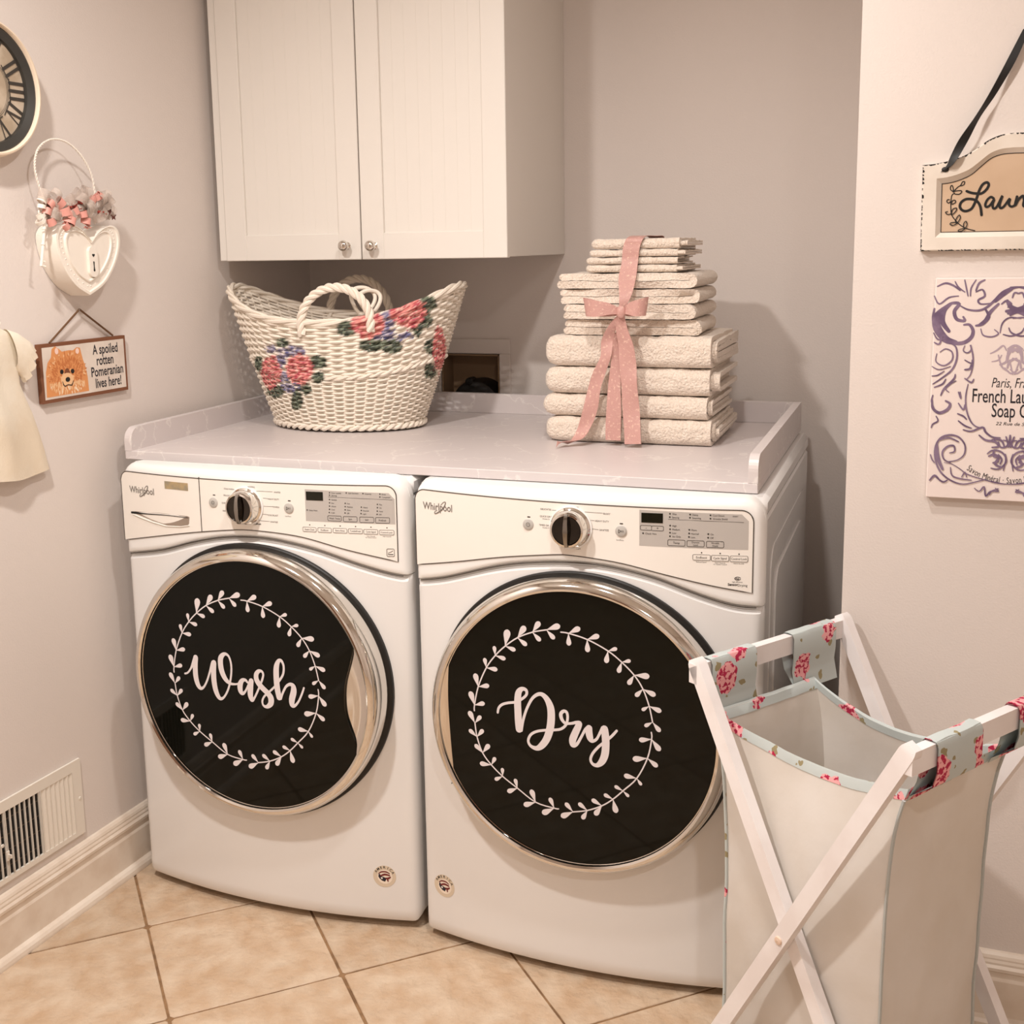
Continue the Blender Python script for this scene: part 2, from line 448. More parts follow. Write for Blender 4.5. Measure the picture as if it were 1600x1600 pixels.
# recessed utility box on the back wall, seen between basket and towels
t = thing('wall_utility_box', ((BX0+BX1)/2, YB, BZ0), 'beige framed recessed utility box on the back wall beside the wicker basket', 'wall box')
fw, ft = (onY(798, 530, YB)[0]-BX1), (onY(798, 530, YB)[2]-BZ1)
yo = YB-.007
obj('frame', join(box((BX0-fw, yo, BZ1), (BX1+fw, YB-.0005, BZ1+ft), .002), box((BX1, yo, BZ0-fw), (BX1+fw, YB-.0005, BZ1), .002), box((BX0-fw, yo, BZ0-fw), (BX0, YB-.0005, BZ1), .002), box((BX0, yo, BZ0-fw), (BX1, YB-.0005, BZ0), .002)), M_wall, t, False)
e = .002
obj('recess', join(box((BX0+e, YB+.075, BZ0+e), (BX1-e, YB+.085, BZ1-e)), box((BX0+e, YB, BZ0+e), (BX0+.006, YB+.08, BZ1-e)), box((BX1-.006, YB, BZ0+e), (BX1-e, YB+.08, BZ1-e)),
                   box((BX0+e, YB, BZ1-.006), (BX1-e, YB+.08, BZ1-e)), box((BX0+e, YB, BZ0+e), (BX1-e, YB+.08, BZ0+.006))), M_boxin, t, False)
cc = onY(744, 640, YB); rr_ = (onY(774, 640, YB)[0]-onY(711, 640, YB)[0])/2*1.25
hp = obj('hose_outlet', toY(lathe([(rr_, -.07), (rr_, -.01), (rr_*.94, .004), (rr_*.5, .012), (.002, .014)], 40), (cc[0], YB-.002, cc[2]+.008)), M_dark, t)
kn = onY(734, 594, YB)
obj('clamp_screw', toY(lathe([(.0115, -.03), (.0115, .004), (.008, .007), (.001, .007)], 16), (kn[0], YB-.002, kn[2]-.004)), M_black, hp)

# ------------------------------------------------------------------ washer and dryer
MW, MH, MZ, MD, BOW = .686, .9805, .012, .79, .042
def face_y(x, x0, y0):
    u = max(-1, min(1, (x-x0-MW/2)/(MW/2))); return y0-BOW*(1-u*u)
def onface(px, py, x0, y0, off=0.):
    Y = y0-.03
    for _ in range(6):
        P = onY(px, py, Y); Y = face_y(P[0], x0, y0)-off
    return P
def pgrid(x0, x1, zb, zt, yfn, rL, rR, rT, rB, back, nx=64, nz=24):
    """bowed panel between zb(x) and zt(x), rounded over at its edges, with a skirt back to Y=back"""
    xs = []
    for k in range(nx+1):
        t = k/nx; xs.append(x0+(x1-x0)*(.5-.5*math.cos(PI*t))*.55+(x1-x0)*t*.45)
    V, F = [], []; zz = [(.5-.5*math.cos(PI*k/nz))*.7+k/nz*.3 for k in range(nz+1)]
    for x in xs:
        a, b = zb(x), zt(x)
        for s in zz:
            z = a+(b-a)*s
            R = max(rL, rR, rT, rB, 1e-6); pull = 0.
            dx = max(0, 1-(x-x0)/rL if rL else 0, 1-(x1-x)/rR if rR else 0)*max(rL, rR)
            dz = max(0, 1-(b-z)/rT if rT else 0)*rT; dz2 = max(0, 1-(z-a)/rB if rB else 0)*rB
            def f(d, r): return 0 if r <= 0 else r-math.sqrt(max(0, r*r-min(d, r)**2))
            pull = max(f(math.hypot(dx, dz*max(rL, rR)/rT if rT else 0), max(rL, rR)), f(dz2, rB))
            V.append((x, yfn(x)+pull, z))
    n = nz+1
    for i in range(nx):
        for j in range(nz): F.append((i*n+j, (i+1)*n+j, (i+1)*n+j+1, i*n+j+1))
    ring = [i*n for i in range(nx+1)]+[nx*n+j for j in range(1, n)]+[i*n+nz for i in range(nx-1, -1, -1)]+[j for j in range(nz-1, 0, -1)]
    b0 = len(V)
    for r in ring: V.append((V[r][0], back, V[r][2]))
    m = len(ring)
    for k in range(m): k2 = (k+1) % m; F.append((ring[k2], ring[k], b0+k, b0+k2))
    return V, F
def ctop(x, x0, x1, z, r):
    d = min(x-x0, x1-x)
    return z-(r-math.sqrt(max(0, r*r-(r-d)**2))) if d < r else z
WREATH3 = [((170, 1320), (105, 1125), (300, 1290)), ((205, 1060), (155, 870), (345, 1040)), ((295, 790), (265, 650), (440, 815)), ((400, 615), (380, 480), (535, 665)), ((520, 480), (540, 245), (655, 540)), ((670, 360), (760, 195), (795, 470)), ((855, 280), (940, 130), (965, 405)), ((1030, 245), (1200, 180), (1140, 375))]
WREATH7 = [[((620, 397), (668, 370), (625, 455)), ((700, 425), (750, 405), (705, 485)), ((790, 478), (828, 465), (785, 535)), ((850, 530), (888, 522), (838, 580)), ((905, 590), (970, 595), (882, 635)), ((945, 655), (1000, 685), (915, 690)), ((975, 735), (1028, 760), (945, 755)), ((993, 810), (1028, 855), (960, 830))],
           [((993, 890), (1032, 945), (940, 895)), ((980, 980), (1025, 1020), (918, 985)), ((940, 1075), (962, 1108), (885, 1062)), ((885, 1135), (912, 1163), (848, 1112)), ((845, 1175), (862, 1240), (805, 1152)), ((800, 1207), (772, 1252), (755, 1177)), ((740, 1230), (720, 1272), (700, 1195)), ((680, 1238), (630, 1262), (645, 1195))],
           [((600, 1222), (550, 1248), (578, 1172)), ((520, 1195), (470, 1210), (498, 1135)), ((440, 1130), (398, 1148), (428, 1085)), ((375, 1075), (342, 1092), (372, 1035)), ((325, 1022), (275, 1015), (340, 985)), ((285, 965), (250, 925), (312, 925)), ((258, 890), (222, 855), (283, 855)), ((246, 825), (218, 768), (270, 790))]]
ENDS7 = [((588, 392), None), ((990, 858), None), ((618, 1225), None)]
WASH = [[(75, 418, 22), (110, 405, 22), (150, 350, 24), (185, 260, 40), (208, 215, 60)],
        [(208, 222, 62), (203, 330, 64), (210, 450, 64), (235, 550, 58), (270, 600, 44), (310, 585, 26), (350, 510, 24), (385, 400, 26), (420, 290, 44), (437, 280, 60)],
        [(437, 288, 62), (433, 400, 66), (440, 520, 66), (465, 640, 62), (510, 725, 46), (560, 715, 26), (610, 630, 24), (640, 520, 24), (655, 400, 24), (650, 290, 24), (620, 200, 26), (570, 172, 40), (525, 215, 62), (520, 300, 66), (540, 400, 66), (585, 490, 56), (640, 540, 36), (700, 550, 24), (740, 545, 22)],
        [(860, 530, 24), (830, 498, 34), (790, 505, 50), (765, 560, 66), (770, 630, 60), (795, 665, 44), (830, 640, 26), (870, 560, 26), (900, 505, 50)],
        [(905, 508, 60), (895, 600, 70), (895, 690, 66), (915, 748, 46), (945, 720, 26), (975, 660, 24), (1005, 590, 24)],
        [(1005, 590, 24), (1040, 500, 26), (1055, 430, 26), (1035, 388, 30), (995, 388, 44), (968, 430, 56), (975, 500, 62), (1030, 580, 66), (1110, 660, 66), (1150, 720, 72), (1150, 790, 66), (1105, 830, 44), (1060, 815, 26), (1045, 760, 24), (1070, 700, 24), (1130, 645, 24), (1200, 580, 24)],
        [(1200, 580, 24), (1260, 500, 26), (1305, 420, 26), (1310, 320, 26), (1280, 255, 34), (1245, 262, 46), (1220, 340, 66), (1220, 470, 70), (1232, 600, 70), (1255, 715, 66)],
        [(1275, 730, 30), (1300, 660, 26), (1340, 580, 28), (1390, 550, 38), (1430, 572, 56), (1437, 640, 72), (1415, 740, 72), (1420, 810, 56), (1455, 815, 32), (1500, 760, 24), (1540, 670, 24), (1565, 595, 22)]]
DRY = [[(98, 405, 24), (110, 350, 26), (150, 310, 28), (220, 290, 28), (310, 280, 28), (390, 240, 28), (440, 190, 28), (435, 138, 34), (385, 124, 46), (345, 170, 66), (335, 280, 74), (340, 420, 76), (345, 520, 76), (352, 605, 72)],
       [(380, 620, 28), (400, 500, 28), (440, 370, 28), (500, 250, 30), (560, 195, 36), (620, 187, 44), (680, 240, 60), (725, 340, 76), (735, 460, 80), (720, 600, 80), (680, 720, 76), (620, 800, 68), (560, 830, 50), (490, 800, 32), (462, 740, 28), (490, 670, 28), (560, 630, 28), (660, 615, 28), (760, 612, 28), (850, 600, 28), (910, 550, 28), (930, 470, 28), (920, 405, 30), (885, 387, 34), (850, 420, 38), (860, 480, 36), (900, 530, 30), (960, 535, 28), (1020, 525, 32)],
       [(1020, 525, 36), (1070, 530, 50), (1060, 565, 66), (1020, 650, 74), (990, 730, 74), (995, 790, 56), (1040, 780, 34), (1090, 700, 28), (1140, 610, 32), (1185, 585, 60)],
       [(1190, 588, 60), (1185, 640, 74), (1200, 710, 66), (1225, 742, 40), (1275, 720, 28), (1320, 640, 30), (1355, 590, 50)],
       [(1370, 598, 74), (1380, 680, 78), (1385, 780, 78), (1375, 900, 78), (1340, 985, 70), (1285, 1030, 46), (1230, 1015, 32), (1205, 960, 28), (1230, 890, 28), (1300, 810, 28), (1390, 740, 28), (1460, 680, 28), (1515, 620, 26)]]
GLASSY = .076
def leafpoly(b, tip, wf=.40):
    b, tip = np.array(b), np.array(tip); d = tip-b; n = np.array([-d[1], d[0]]); o = []
    prof = [(0, .03), (.2, .13), (.4, .27), (.6, .40), (.75, .45), (.88, .38), (.96, .22), (1., 0)]
    for t, w_ in prof: o.append(b+d*t+n*w_*wf/.5*.5)
    for t, w_ in prof[-2::-1]: o.append(b+d*t-n*w_*wf/.5*.5)
    return o
def wreath_local():
    """leaf pairs in metres relative to the washer's glass centre"""
    def cv3(p): P = onY(255+p[0]/10., 910+p[1]/10., -GLASSY); return (P[0], P[2])
    def cv7(p): P = onY(200+p[0]/3.3326, 820+p[1]/3.3326, -GLASSY); return (P[0], P[2])
    arcs = []
    arcs.append(([cv3((172, 1400))]+[cv3(b) for b, o, i in WREATH3], [(cv3(b), cv3(o), cv3(i)) for b, o, i in WREATH3]))
    for A, e in zip(WREATH7, ENDS7):
        arcs.append(([cv7(e[0])]+[cv7(b) for b, o, i in A], [(cv7(b), cv7(o), cv7(i)) for b, o, i in A]))
    return arcs
WCX, WCZ = .348, .533
ARCS = wreath_local()

def machine(kind):
    wsh = kind == 'washer'
    x0, y0 = (0., 0.) if wsh else (.7055, -.011)
    x1 = x0+MW; cx = x0+.348; cz = .531
    fy = lambda x: face_y(x, x0, y0)
    if wsh:
        t = thing('washing_machine', (x0+MW/2, .4, FZ), 'white front-loading washer with a wreath and the word Wash on its black door', 'washing machine', 'front-loading laundry machines')
        con = [(197.4, 842.5), (252, 836.5), (306, 831), (360, 827.5), (390, 827.5), (435, 832), (480, 840), (540, 857.5), (600, 871.6), (623.4, 877)]
        sea = [(195, 864.4), (252, 859), (300, 847), (345, 839.5), (390, 838.6), (435, 844), (495, 859), (555, 880), (600, 893.5), (630, 899.5), (646, 898)]
        tl, tr = (205, 736.5), (612, 758.5)
    else:
        t = thing('tumble_dryer', (x0+MW/2, .4, FZ), 'white front-loading dryer with a wreath and the word Dry on its black door', 'dryer', 'front-loading laundry machines')
        con = [(652.7, 881), (712.5, 876.8), (785, 869.6), (857.5, 866), (893.8, 867), (966, 878), (1038.8, 896.8), (1111, 914), (1175.8, 925.8)]
        sea = [(649, 905.8), (694, 902), (767, 886), (821, 879), (886.5, 878), (948, 884), (1020.6, 902), (1093, 929.4), (1147.5, 945.7), (1191, 949.3)]
        tl, tr = (665, 764.4), (1165.6, 797)
    F3 = lambda px, py: onface(px, py, x0, y0)
    conp = smoothpts([(F3(*p)[0], F3(*p)[2]) for p in con]); seap = smoothpts([(F3(*p)[0], F3(*p)[2]) for p in sea])
    seap = [(x0-.01, seap[0][1])]+seap+[(x1+.01, seap[-1][1])]
    zs = lambda x: interp(x, seap)
    # cabinet
    obj('cabinet', box((x0+.002, y0+.028, MZ+.008), (x1-.002, MD, MH-.046), .004), M_enamel, t, False)
    obj('top_panel', box((x0+.001, y0+.026, MH-.044), (x1-.001, MD+.004, .9755), .010), M_enamel, t, True, 40)
    for sx in (.06, MW-.06):
        for sy in (.09, .7): obj('foot', xf(lathe([(.02, FZ), (.022, FZ+.008), (.012, FZ+.012), (.012, MZ+.012)], 16, True), lambda a, b, c: (x0+sx+a, sy+b, c)), M_dark, t)
    obj('lower_panel', pgrid(x0, x1, lambda x: MZ+ (ctop(x, x0, x1, 0, .016)*-1), lambda x: zs(x)-.0015, fy, .016, .016, .0035, .006, y0+.03), M_enamel, t)
    obj('fascia', pgrid(x0, x1, lambda x: zs(x)+.0005, lambda x: ctop(x, x0, x1, MH, .04), lambda x: fy(x)-.003, .016, .016, .020, .009, y0+.03), M_fascia, t)
    if not wsh:      # pressed relief of the exposed side sheet
        g = []
        for (ya, yb_, za, zb_, d) in ((.10, .72, .10, .86, .0035), (.16, .66, .16, .80, .0065)):
            g.append(xf(prism(rrect(ya, za, yb_, zb_, .05, 6), lambda u, v, w_: (x1-.004+w_, u, v), 0, d), lambda *v: v))
        obj('side_relief', join(*g), M_enamel, t, False)
    # console sheet with thin dark outline
    cxl, cxr = conp[0][0], conp[-1][0]
    zl, zr = F3(*tl)[2], F3(*tr)[2]
    ztop = lambda x: ctop(x, cxl, cxr, zl+(zr-zl)*(x-cxl)/(cxr-cxl), .022)
    off = lambda d: (lambda u, v, w_=0: (u, fy(u)-.003-d-w_, v))
    c_ = obj('control_panel', pgrid(cxl, cxr, lambda x: interp(x, conp), ztop, lambda x: fy(x)-.0042, 0, 0, 0, 0, y0+.0, 60, 10), M_panel, t)
    outl = []
    N_ = 40
    for k in range(N_+1): x = cxl+(cxr-cxl)*k/N_; outl.append((x, interp(x, conp)))
    for k in range(81):
        s = .5-.5*math.cos(PI*k/80); x = cxr-(cxr-cxl)*s; outl.append((x, ztop(x)))
    obj('panel_outline', tube([(u, fy(u)-.0040, v) for u, v in outl], .00105, 6, True), M_line, c_)
    obj('seam', tube([(x0+.012+(MW-.024)*k/60, fy(x0+.012+(MW-.024)*k/60)-.0005+.0, zs(x0+.012+(MW-.024)*k/60)-.0008) for k in range(61)], .0012, 6), M_line, t)
    S = lambda d: (lambda u, v, w_=0: (u, fy(u)-.0042-d-w_, v))
    def at(px, py): P = onface(px, py, x0, y0, .0042); return P[0], P[2]
    prints, lights = [], []
    def T(s, px, py, size, al='CENTER', xs=.9, bold=0., sh=0., lst=None):
        u, v = at(px, py); (prints if lst is None else lst).append(text(s, u, v-size*.35, size, S(.0004), 0, align=al, xs=xs, bold=bold, shear=sh))
    def line(p, q, wd=.0007, lst=None):
        a, b = at(*p), at(*q); (prints if lst is None else lst).append(stroke([(a[0], a[1], wd), ((a[0]+b[0])/2, (a[1]+b[1])/2, wd), (b[0], b[1], wd)], S(.0004), 0, 2))
    def dot(px, py, r=.0016): u, v = at(px, py); prints.append(flat(circ(u, v, r, 10), S(.0004), 0))
    if wsh: cv = lambda x, y: (310+x/4.8485, 740+y/4.85)
    else: cv = lambda x, y: (640+x/2.7586, 730+y/2.7586)
    cq = lambda x, y: (980+x/7.619, 780+y/7.62)
    # dial
    kp = (388, 791) if wsh else (896.5, 824.5)
    ku, kz = at(*kp); ky = fy(ku)-.0042
    ku -= .006 if wsh else .006
    kz += 0
    kb = obj('dial', toY(lathe([(.0385, 0), (.0385, .003), (.036, .005), (.0345, .006), (.0335, .024), (.0315, .028), (.028, .029)], 56), (ku, ky, kz)), M_chrome, t)
    obj('dial_face', toY(lathe([(.0285, .0288), (.026, .0268), (.001, .0262)], 48), (ku, ky, kz)), mat('dark_reflection_chrome', (66, 62, 58), .08, 1.), kb)  # chrome face with its dark reflection put into the base colour
    obj('dial_ring', toY(lathe([(.0415, 0), (.0415, .0022), (.0385, .0026)], 56), (ku, ky, kz)), M_fascia, kb)
    g = []
    for i in range(13):
        v = -.031+.062*i/12; hw = .0085*(1-.35*abs(v)/.031)
        g.append((v, hw))
    gv, gf = [], []
    for v, hw in g:
        h_ = .028+.010*math.sqrt(max(0, 1-(v/.033)**2))
        gv += [(ku-hw, ky-.024, kz+v), (ku-hw*.55, ky-h_, kz+v), (ku+hw*.55, ky-h_, kz+v), (ku+hw, ky-.024, kz+v)]
    for i in range(12):
        for k in range(3): gf.append((i*4+k, (i+1)*4+k, (i+1)*4+k+1, i*4+k+1))
    gf += [(0, 1, 2, 3), (51, 50, 49, 48)]
    obj('grip', (gv, gf), M_chromed, kb, True, 30)
    # power and start buttons
    for nm, p, s in (('power_button', (115, 218) if wsh else (512, 246), 'o'), ('start_button', (685, 262) if wsh else (911, 275), 'p')):
        q = cv(*p); u, v = at(*q)
        b_ = obj(nm, toY(lathe([(.0105, 0), (.0105, .0016), (.0092, .0024), (.001, .0024)], 28), (u, fy(u)-.0042, v)), M_btn, t)
        ic = [stroke([(u+.0036*math.cos(a), v+.0036*math.sin(a), .0007) for a in np.linspace(0, 2*PI, 13)], S(.0028), 0, 2)] if s == 'o' else \
             [stroke([(u-.004, v+.003, .0008), (u-.004, v-.003, .0008)], S(.0028), 0, 2), stroke([(u-.004, v+.003, .0008), (u+.000, v, .0008), (u-.004, v-.003, .0008)], S(.0028), 0, 3), stroke([(u+.002, v+.0018, .0008), (u+.002, v-.0018, .0008)], S(.0028), 0, 2), stroke([(u+.0045, v+.0018, .0008), (u+.0045, v-.0018, .0008)], S(.0028), 0, 2)]
        obj('icon', join(*ic), M_ink, b_, False)
        dx, dz_ = at(q[0]+(.8 if wsh else .7), q[1]-11.5); prints.append(flat([(dx-.003, dz_-.0011), (dx+.003, dz_-.0011), (dx+.003, dz_+.0011), (dx-.003, dz_+.0011)], S(.0004), 0))
    if wsh:
        for s, x, y, al in (('NORMAL', 402, 101, 'CENTER'), ('COLD WASH', 268, 119, 'RIGHT'), ('DELICATES', 252, 168, 'RIGHT'), ('QUICK WASH', 256, 227, 'RIGHT'), ('DRAIN & SPIN', 262, 287, 'RIGHT'), ('WHITES', 572, 141, 'LEFT'), ('HEAVY DUTY', 530, 192, 'LEFT'), ('TOWELS', 560, 252, 'LEFT'), ('COLORLAST', 528, 314, 'LEFT'), ('SANITIZE', 546, 365, 'LEFT'), ('CLEAN WASHER', 350, 379, 'CENTER'), ('with', 425, 383, 'CENTER')):
            T(s, *cv(x, y), .0046, al)
        T('affresh', *cv(455, 381), .0052, 'CENTER', .9, .02)
        for p, q in (((268, 121), (320, 126)), ((440, 132), (562, 137)), ((490, 185), (530, 190)), ((495, 247), (560, 250)), ((485, 306), (528, 311)), ((440, 355), (540, 362))): line(cv(*p), cv(*q), .0006)
        T('Start/Pause', *cv(680, 323), .0034)
        pa, pb, pc, pd = cv(805, 118), cv(1485, 150), cv(1480, 385), cv(795, 358)
    else:
        for s, x, y, al in (('NORMAL', 712, 172, 'CENTER'), ('DELICATES', 610, 183, 'RIGHT'), ('QUICK DRY', 612, 214, 'RIGHT'), ('TIMED DRY', 606, 252, 'RIGHT'), ('BULKY', 836, 200, 'LEFT'), ('HEAVY DUTY', 800, 231, 'LEFT'), ('SANITIZE', 818, 270, 'LEFT'), ('STEAM REFRESH', 702, 349, 'CENTER')):
            T(s, *cv(x, y), .0048, al)
        for s, x, y in (('Wrinkle Shield', 612, 225), ('Wrinkle Shield', 612, 263)): T(s, *cv(x, y), .0034, 'RIGHT')
        for p, q in (((614, 185), (668, 188)), ((748, 192), (832, 198)), ((614, 216), (640, 217)), ((612, 254), (630, 255)), ((775, 228), (796, 230)), ((780, 265), (814, 269))): line(cv(*p), cv(*q), .0006)
        T('Start/Pause', *cv(907, 314), .0034)
        pa, pb, pc, pd = cq(145, 125), cq(1450, 185), cq(1432, 605), cq(130, 552)
    # silver indicator panel: rounded upper right corner
    A_, B_, C_, D_ = [np.array(at(*p)) for p in (pa, pb, pc, pd)]
    out = [tuple(D_), tuple(C_), (B_[0], B_[1]-.014), (B_[0]-.002, B_[1]-.007), (B_[0]-.006, B_[1]-.0025), (B_[0]-.012, B_[1]), tuple(A_)]
    NX = 16
    V_, F_ = [], []
    for k in range(NX+1):
        s = k/NX; x = A_[0]+(B_[0]-A_[0])*s; zt_ = ctop(min(max(x, A_[0]), B_[0]), A_[0]-1, B_[0], A_[1]+(B_[1]-A_[1])*s, .012); zb_ = D_[1]+(C_[1]-D_[1])*s
        V_ += [S(.0002)(x, zb_), S(.0002)(x, zt_)]
    for k in range(NX): F_.append((2*k, 2*k+2, 2*k+3, 2*k+1))
    sp = obj('indicator_panel', (V_, F_), M_silver, t, False)
    pprint = []
    def TP(s, p, size, al='LEFT', xs=.9): 
        u, v = at(*p); pprint.append(text(s, u, v-size*.35, size, S(.0006), 0, align=al, xs=xs))
    def DP(p, r=.0016): u, v = at(*p); pprint.append(flat(circ(u, v, r, 10), S(.0006), 0))
    def frame(p, q, wd=.0008, lst=None, w_=0):
        (u0, v1), (u1, v0) = at(*p), at(*q); o_ = rrect(u0, v0, u1, v1, .002, 3); o_ = [(a, b, wd) for a, b in o_]+[(*o_[0], wd)]
        (pprint if lst is None else lst).append(stroke(o_, S(.0006+w_), 0, 1))
    k7 = cv if wsh else cq
    d0, d1_ = ((815, 135), (945, 205)) if wsh else ((170, 160), (425, 285))
    (u0, v1), (u1, v0) = at(*k7(*d0)), at(*k7(*d1_))
    obj('display', prism([(u0, v0), (u1, v0), (u1, v1), (u0, v1)], lambda u, v, w_: S(.0002)(u, v, w_), 0, .0008), M_lcd, sp, False)
    if wsh:
        for x, y, s in ((994, 144, 'Door Locked'), (994, 163, 'Sensing'), (1121, 146, 'Add Garment'), (1247, 151, 'Cleaning'), (1376, 155, 'Rinse'), (1376, 177, 'Completed'), (994, 196, 'Sanitize'), (994, 221, 'Hot'), (994, 246, 'Warm'), (994, 270, 'Cool'), (992, 294, 'Cold'), (1113, 225, 'Fast'), (1113, 250, 'Medium'), (1113, 274, 'Slow'), (1112, 298, 'Off'), (1235, 254, 'Heavy'), (1235, 279, 'Normal'), (1233, 303, 'Light'), (1357, 233, 'Plus'), (1357, 258, 'On'), (1356, 284, 'Auto'), (1355, 308, 'Off'), (825, 275, 'Delay Wash')):
            DP(cv(x, y), .0014); TP(s, cv(x+14, y+2), .0042)
        a, b = at(*cv(985, 176)), at(*cv(1470, 199)); pprint.append(stroke([(a[0], a[1], .0006), (b[0], b[1], .0006)], S(.0006), 0, 2))
        for x, y, x2, y2, s in ((980, 318, 1084, 360, 'Wash Temp'), (1098, 324, 1204, 366, 'Spin'), (1222, 328, 1330, 372, 'Soil'), (1342, 332, 1450, 376, 'PreSoak')):
            frame(cv(x, y), cv(x2, y2)); TP(s, cv((x+x2)/2, (y+y2)/2), .0052, 'CENTER')
        bts = [(793, 403, 895, 441, 'Steam Clean'), (907, 408, 1010, 446, 'EcoBoost'), (1022, 412, 1128, 450, 'Extra Rinse'), (1138, 416, 1245, 454, 'TumbleFresh'), (1254, 421, 1362, 459, 'Cycle Signal'), (1374, 426, 1484, 464, 'Control Lock')]
        for x, y, s in ((1308, 474, 'Hold 3 Seconds'), (1308, 485, 'for Volume Control'), (1430, 477, 'Hold 3 Seconds')): T(s, *cv(x, y), .0030)
        fr = []; frame(cv(1428, 570), cv(1486, 628), .0009, fr); prints += fr
        a = at(*cv(1457, 610)); prints.append(flat([(a[0]-.0055, a[1]-.0015), (a[0]+.0055, a[1]-.0015), (a[0]+.0055, a[1]), (a[0]-.0055, a[1])], S(.0005), 0))
        a = at(*cv(1457, 595)); prints.append(stroke([(a[0]-.005, a[1]-.002, .0009), (a[0]+.0, a[1], .0009), (a[0]+.005, a[1]+.003, .0009)], S(.0005), 0, 3))
        sz = .0050
    else:
        for x, y, s in ((510, 173, 'Wet'), (508, 212, 'Sensing'), (750, 182, 'Damp'), (748, 220, 'Steaming'), (992, 191, 'Cool Down'), (992, 231, 'Wrinkle Shield'), (512, 313, 'High'), (511, 356, 'Medium'), (510, 398, 'Low'), (510, 440, 'Air Only'), (740, 364, 'More'), (738, 407, 'Normal'), (736, 449, 'Less'), (966, 415, 'On'), (964, 458, 'Off'), (190, 404, 'Check Vent')):
            DP(cq(x, y)); TP(s, cq(x+26, y+3), .0048)
        TP('SMART', cq(1255, 205), .0036)
        a, b = at(*cq(490, 238)), at(*cq(1390, 276)); pprint.append(stroke([(a[0], a[1], .0006), (b[0], b[1], .0006)], S(.0006), 0, 2))
        frame(cq(158, 308), cq(290, 370)); frame(cq(290, 316), cq(432, 378)); TP('-', cq(225, 338), .008, 'CENTER'); TP('+', cq(362, 345), .008, 'CENTER')
        for x, y, x2, y2, s in ((484, 480, 688, 558, ('Temp',)), (712, 490, 916, 568, ('Dryness', 'Level')), (944, 500, 1150, 578, ('Wrinkle', 'Shield'))):
            frame(cq(x, y), cq(x2, y2))
            for k, q in enumerate(s): TP(q, cq((x+x2)/2, (y+y2)/2+(0 if len(s) == 1 else (-16, 16)[k])), .0056 if len(s) == 1 else .0046, 'CENTER')
        bts = [(782, 655, 990, 728, 'EcoBoost'), (1004, 664, 1210, 738, 'Cycle Signal'), (1228, 672, 1436, 746, 'Control Lock')]
        for x, y, s in ((882, 747, 'Reduced Speed'), (1106, 757, 'Hold 3 Seconds'), (1106, 776, 'for Volume Control'), (1328, 766, 'Hold 3 Seconds')): T(s, *cq(x, y), .0032)
        a = at(*cq(1315, 945)); prints.append(stroke([(a[0]+.0052*math.cos(q), a[1]+.0028*math.sin(q), .0011) for q in np.linspace(.4, 2*PI-.3, 14)], S(.0005), 0, 2))
        T('he', *cq(1312, 945), .0062, 'CENTER', 1., .02); T('high efficiency', *cq(1312, 985), .0036)
        T('Sensor', *cq(1258, 1015), .0066, 'CENTER', .95, .03); T('Drying', *cq(1374, 1025), .0066, 'CENTER', .95, .0)
        sz = .0058
    for x, y, x2, y2, s in bts:
        (u0, v1), (u1, v0) = at(*k7(x, y)), at(*k7(x2, y2))
        b_ = obj('button', prism(rrect(u0, v0, u1, v1, .002, 3), lambda u, v, w_: S(-.0002)(u, v, w_), 0, .0010), M_panel, t, False)
        fr = []; frame(k7(x, y), k7(x2, y2), .0007, fr, .0006); fr.append(text(s, (u0+u1)/2, (v0+v1)/2-sz*.35, sz, S(.0012), 0, align='CENTER', xs=.86)); obj('button_print', join(*fr), M_ink, b_, False)
        dot(*k7((x+x2)/2, y-(15 if wsh else 18)), .0013)
    obj('indicator_print', join(*pprint), M_ink, sp, False)
    obj('printed_legend', join(*prints), M_ink, t, False)['kind'] = 'stuff'
    # maker's lettering with the loop
    lp = (207, 758.5) if wsh else (662, 788)
    (u, v) = at(*(202.5, 763.5) if wsh else (661, 789)); lg = []
    lw = (at(240, 760)[0]-u) if wsh else (at(706.5, 800)[0]-u)
    tx = text2d('Whirlpool', 1., 0, 1., 'LEFT', 0.01); wid = max(a for a, b in tx[0]); 
    lg.append(text('Whirlpool', u, v-.007, .0205, S(.0006), 0, xs=lw/wid/.0205, bold=.01))
    c0 = (u+lw*.60, v-.002)
    lg.append(stroke([(c0[0]+.0012, c0[1]+.006, .0009), (c0[0]+.008, c0[1]+.0125, .0013), (c0[0]+.0125, c0[1]+.012, .0018), (c0[0]+.007, c0[1]+.001, .0022), (c0[0]-.005, c0[1]-.009, .0022), (c0[0]-.0125, c0[1]-.012, .0018), (c0[0]-.0125, c0[1]-.008, .0012), (c0[0]-.007, c0[1]-.005, .0009)], S(.0008), 0))
    obj('maker_lettering', join(*lg), M_logo, t, False)
    if wsh:
        # dispenser drawer front, its grip pocket, rating window
        dl = at(312, 743)[0]
        obj('drawer_seam', tube([(at(310.5, 745)[0], fy(at(310.5, 745)[0])-.0043, z) for z in np.linspace(at(310, 745.5)[1], at(307, 830.5)[1], 12)], .0010, 6), M_line, t)
        o_ = [at(*p) for p in ((205.5, 800), (212, 799), (250, 801.5), (293, 806.5), (296, 808), (295.5, 818), (294, 820.5), (283, 822), (262, 821), (240, 814), (222, 806.5))]
        dr = obj('drawer_grip', prism(o_[::-1], lambda u, v, w_: S(.0003)(u, v, w_), 0, .0002), mat('grip_pocket', (150, 134, 120), .6), t, False)
        obj('grip_painted_shadow', join(stroke([(*at(206, 800.5), .0045), (*at(212, 801), .0050), (*at(225, 802.5), .0026), (*at(260, 805), .0016), (*at(294, 809), .0014)], S(.0008), 0)), M_dark, dr, False)  # flat dark stroke painted as the shade inside the grip pocket
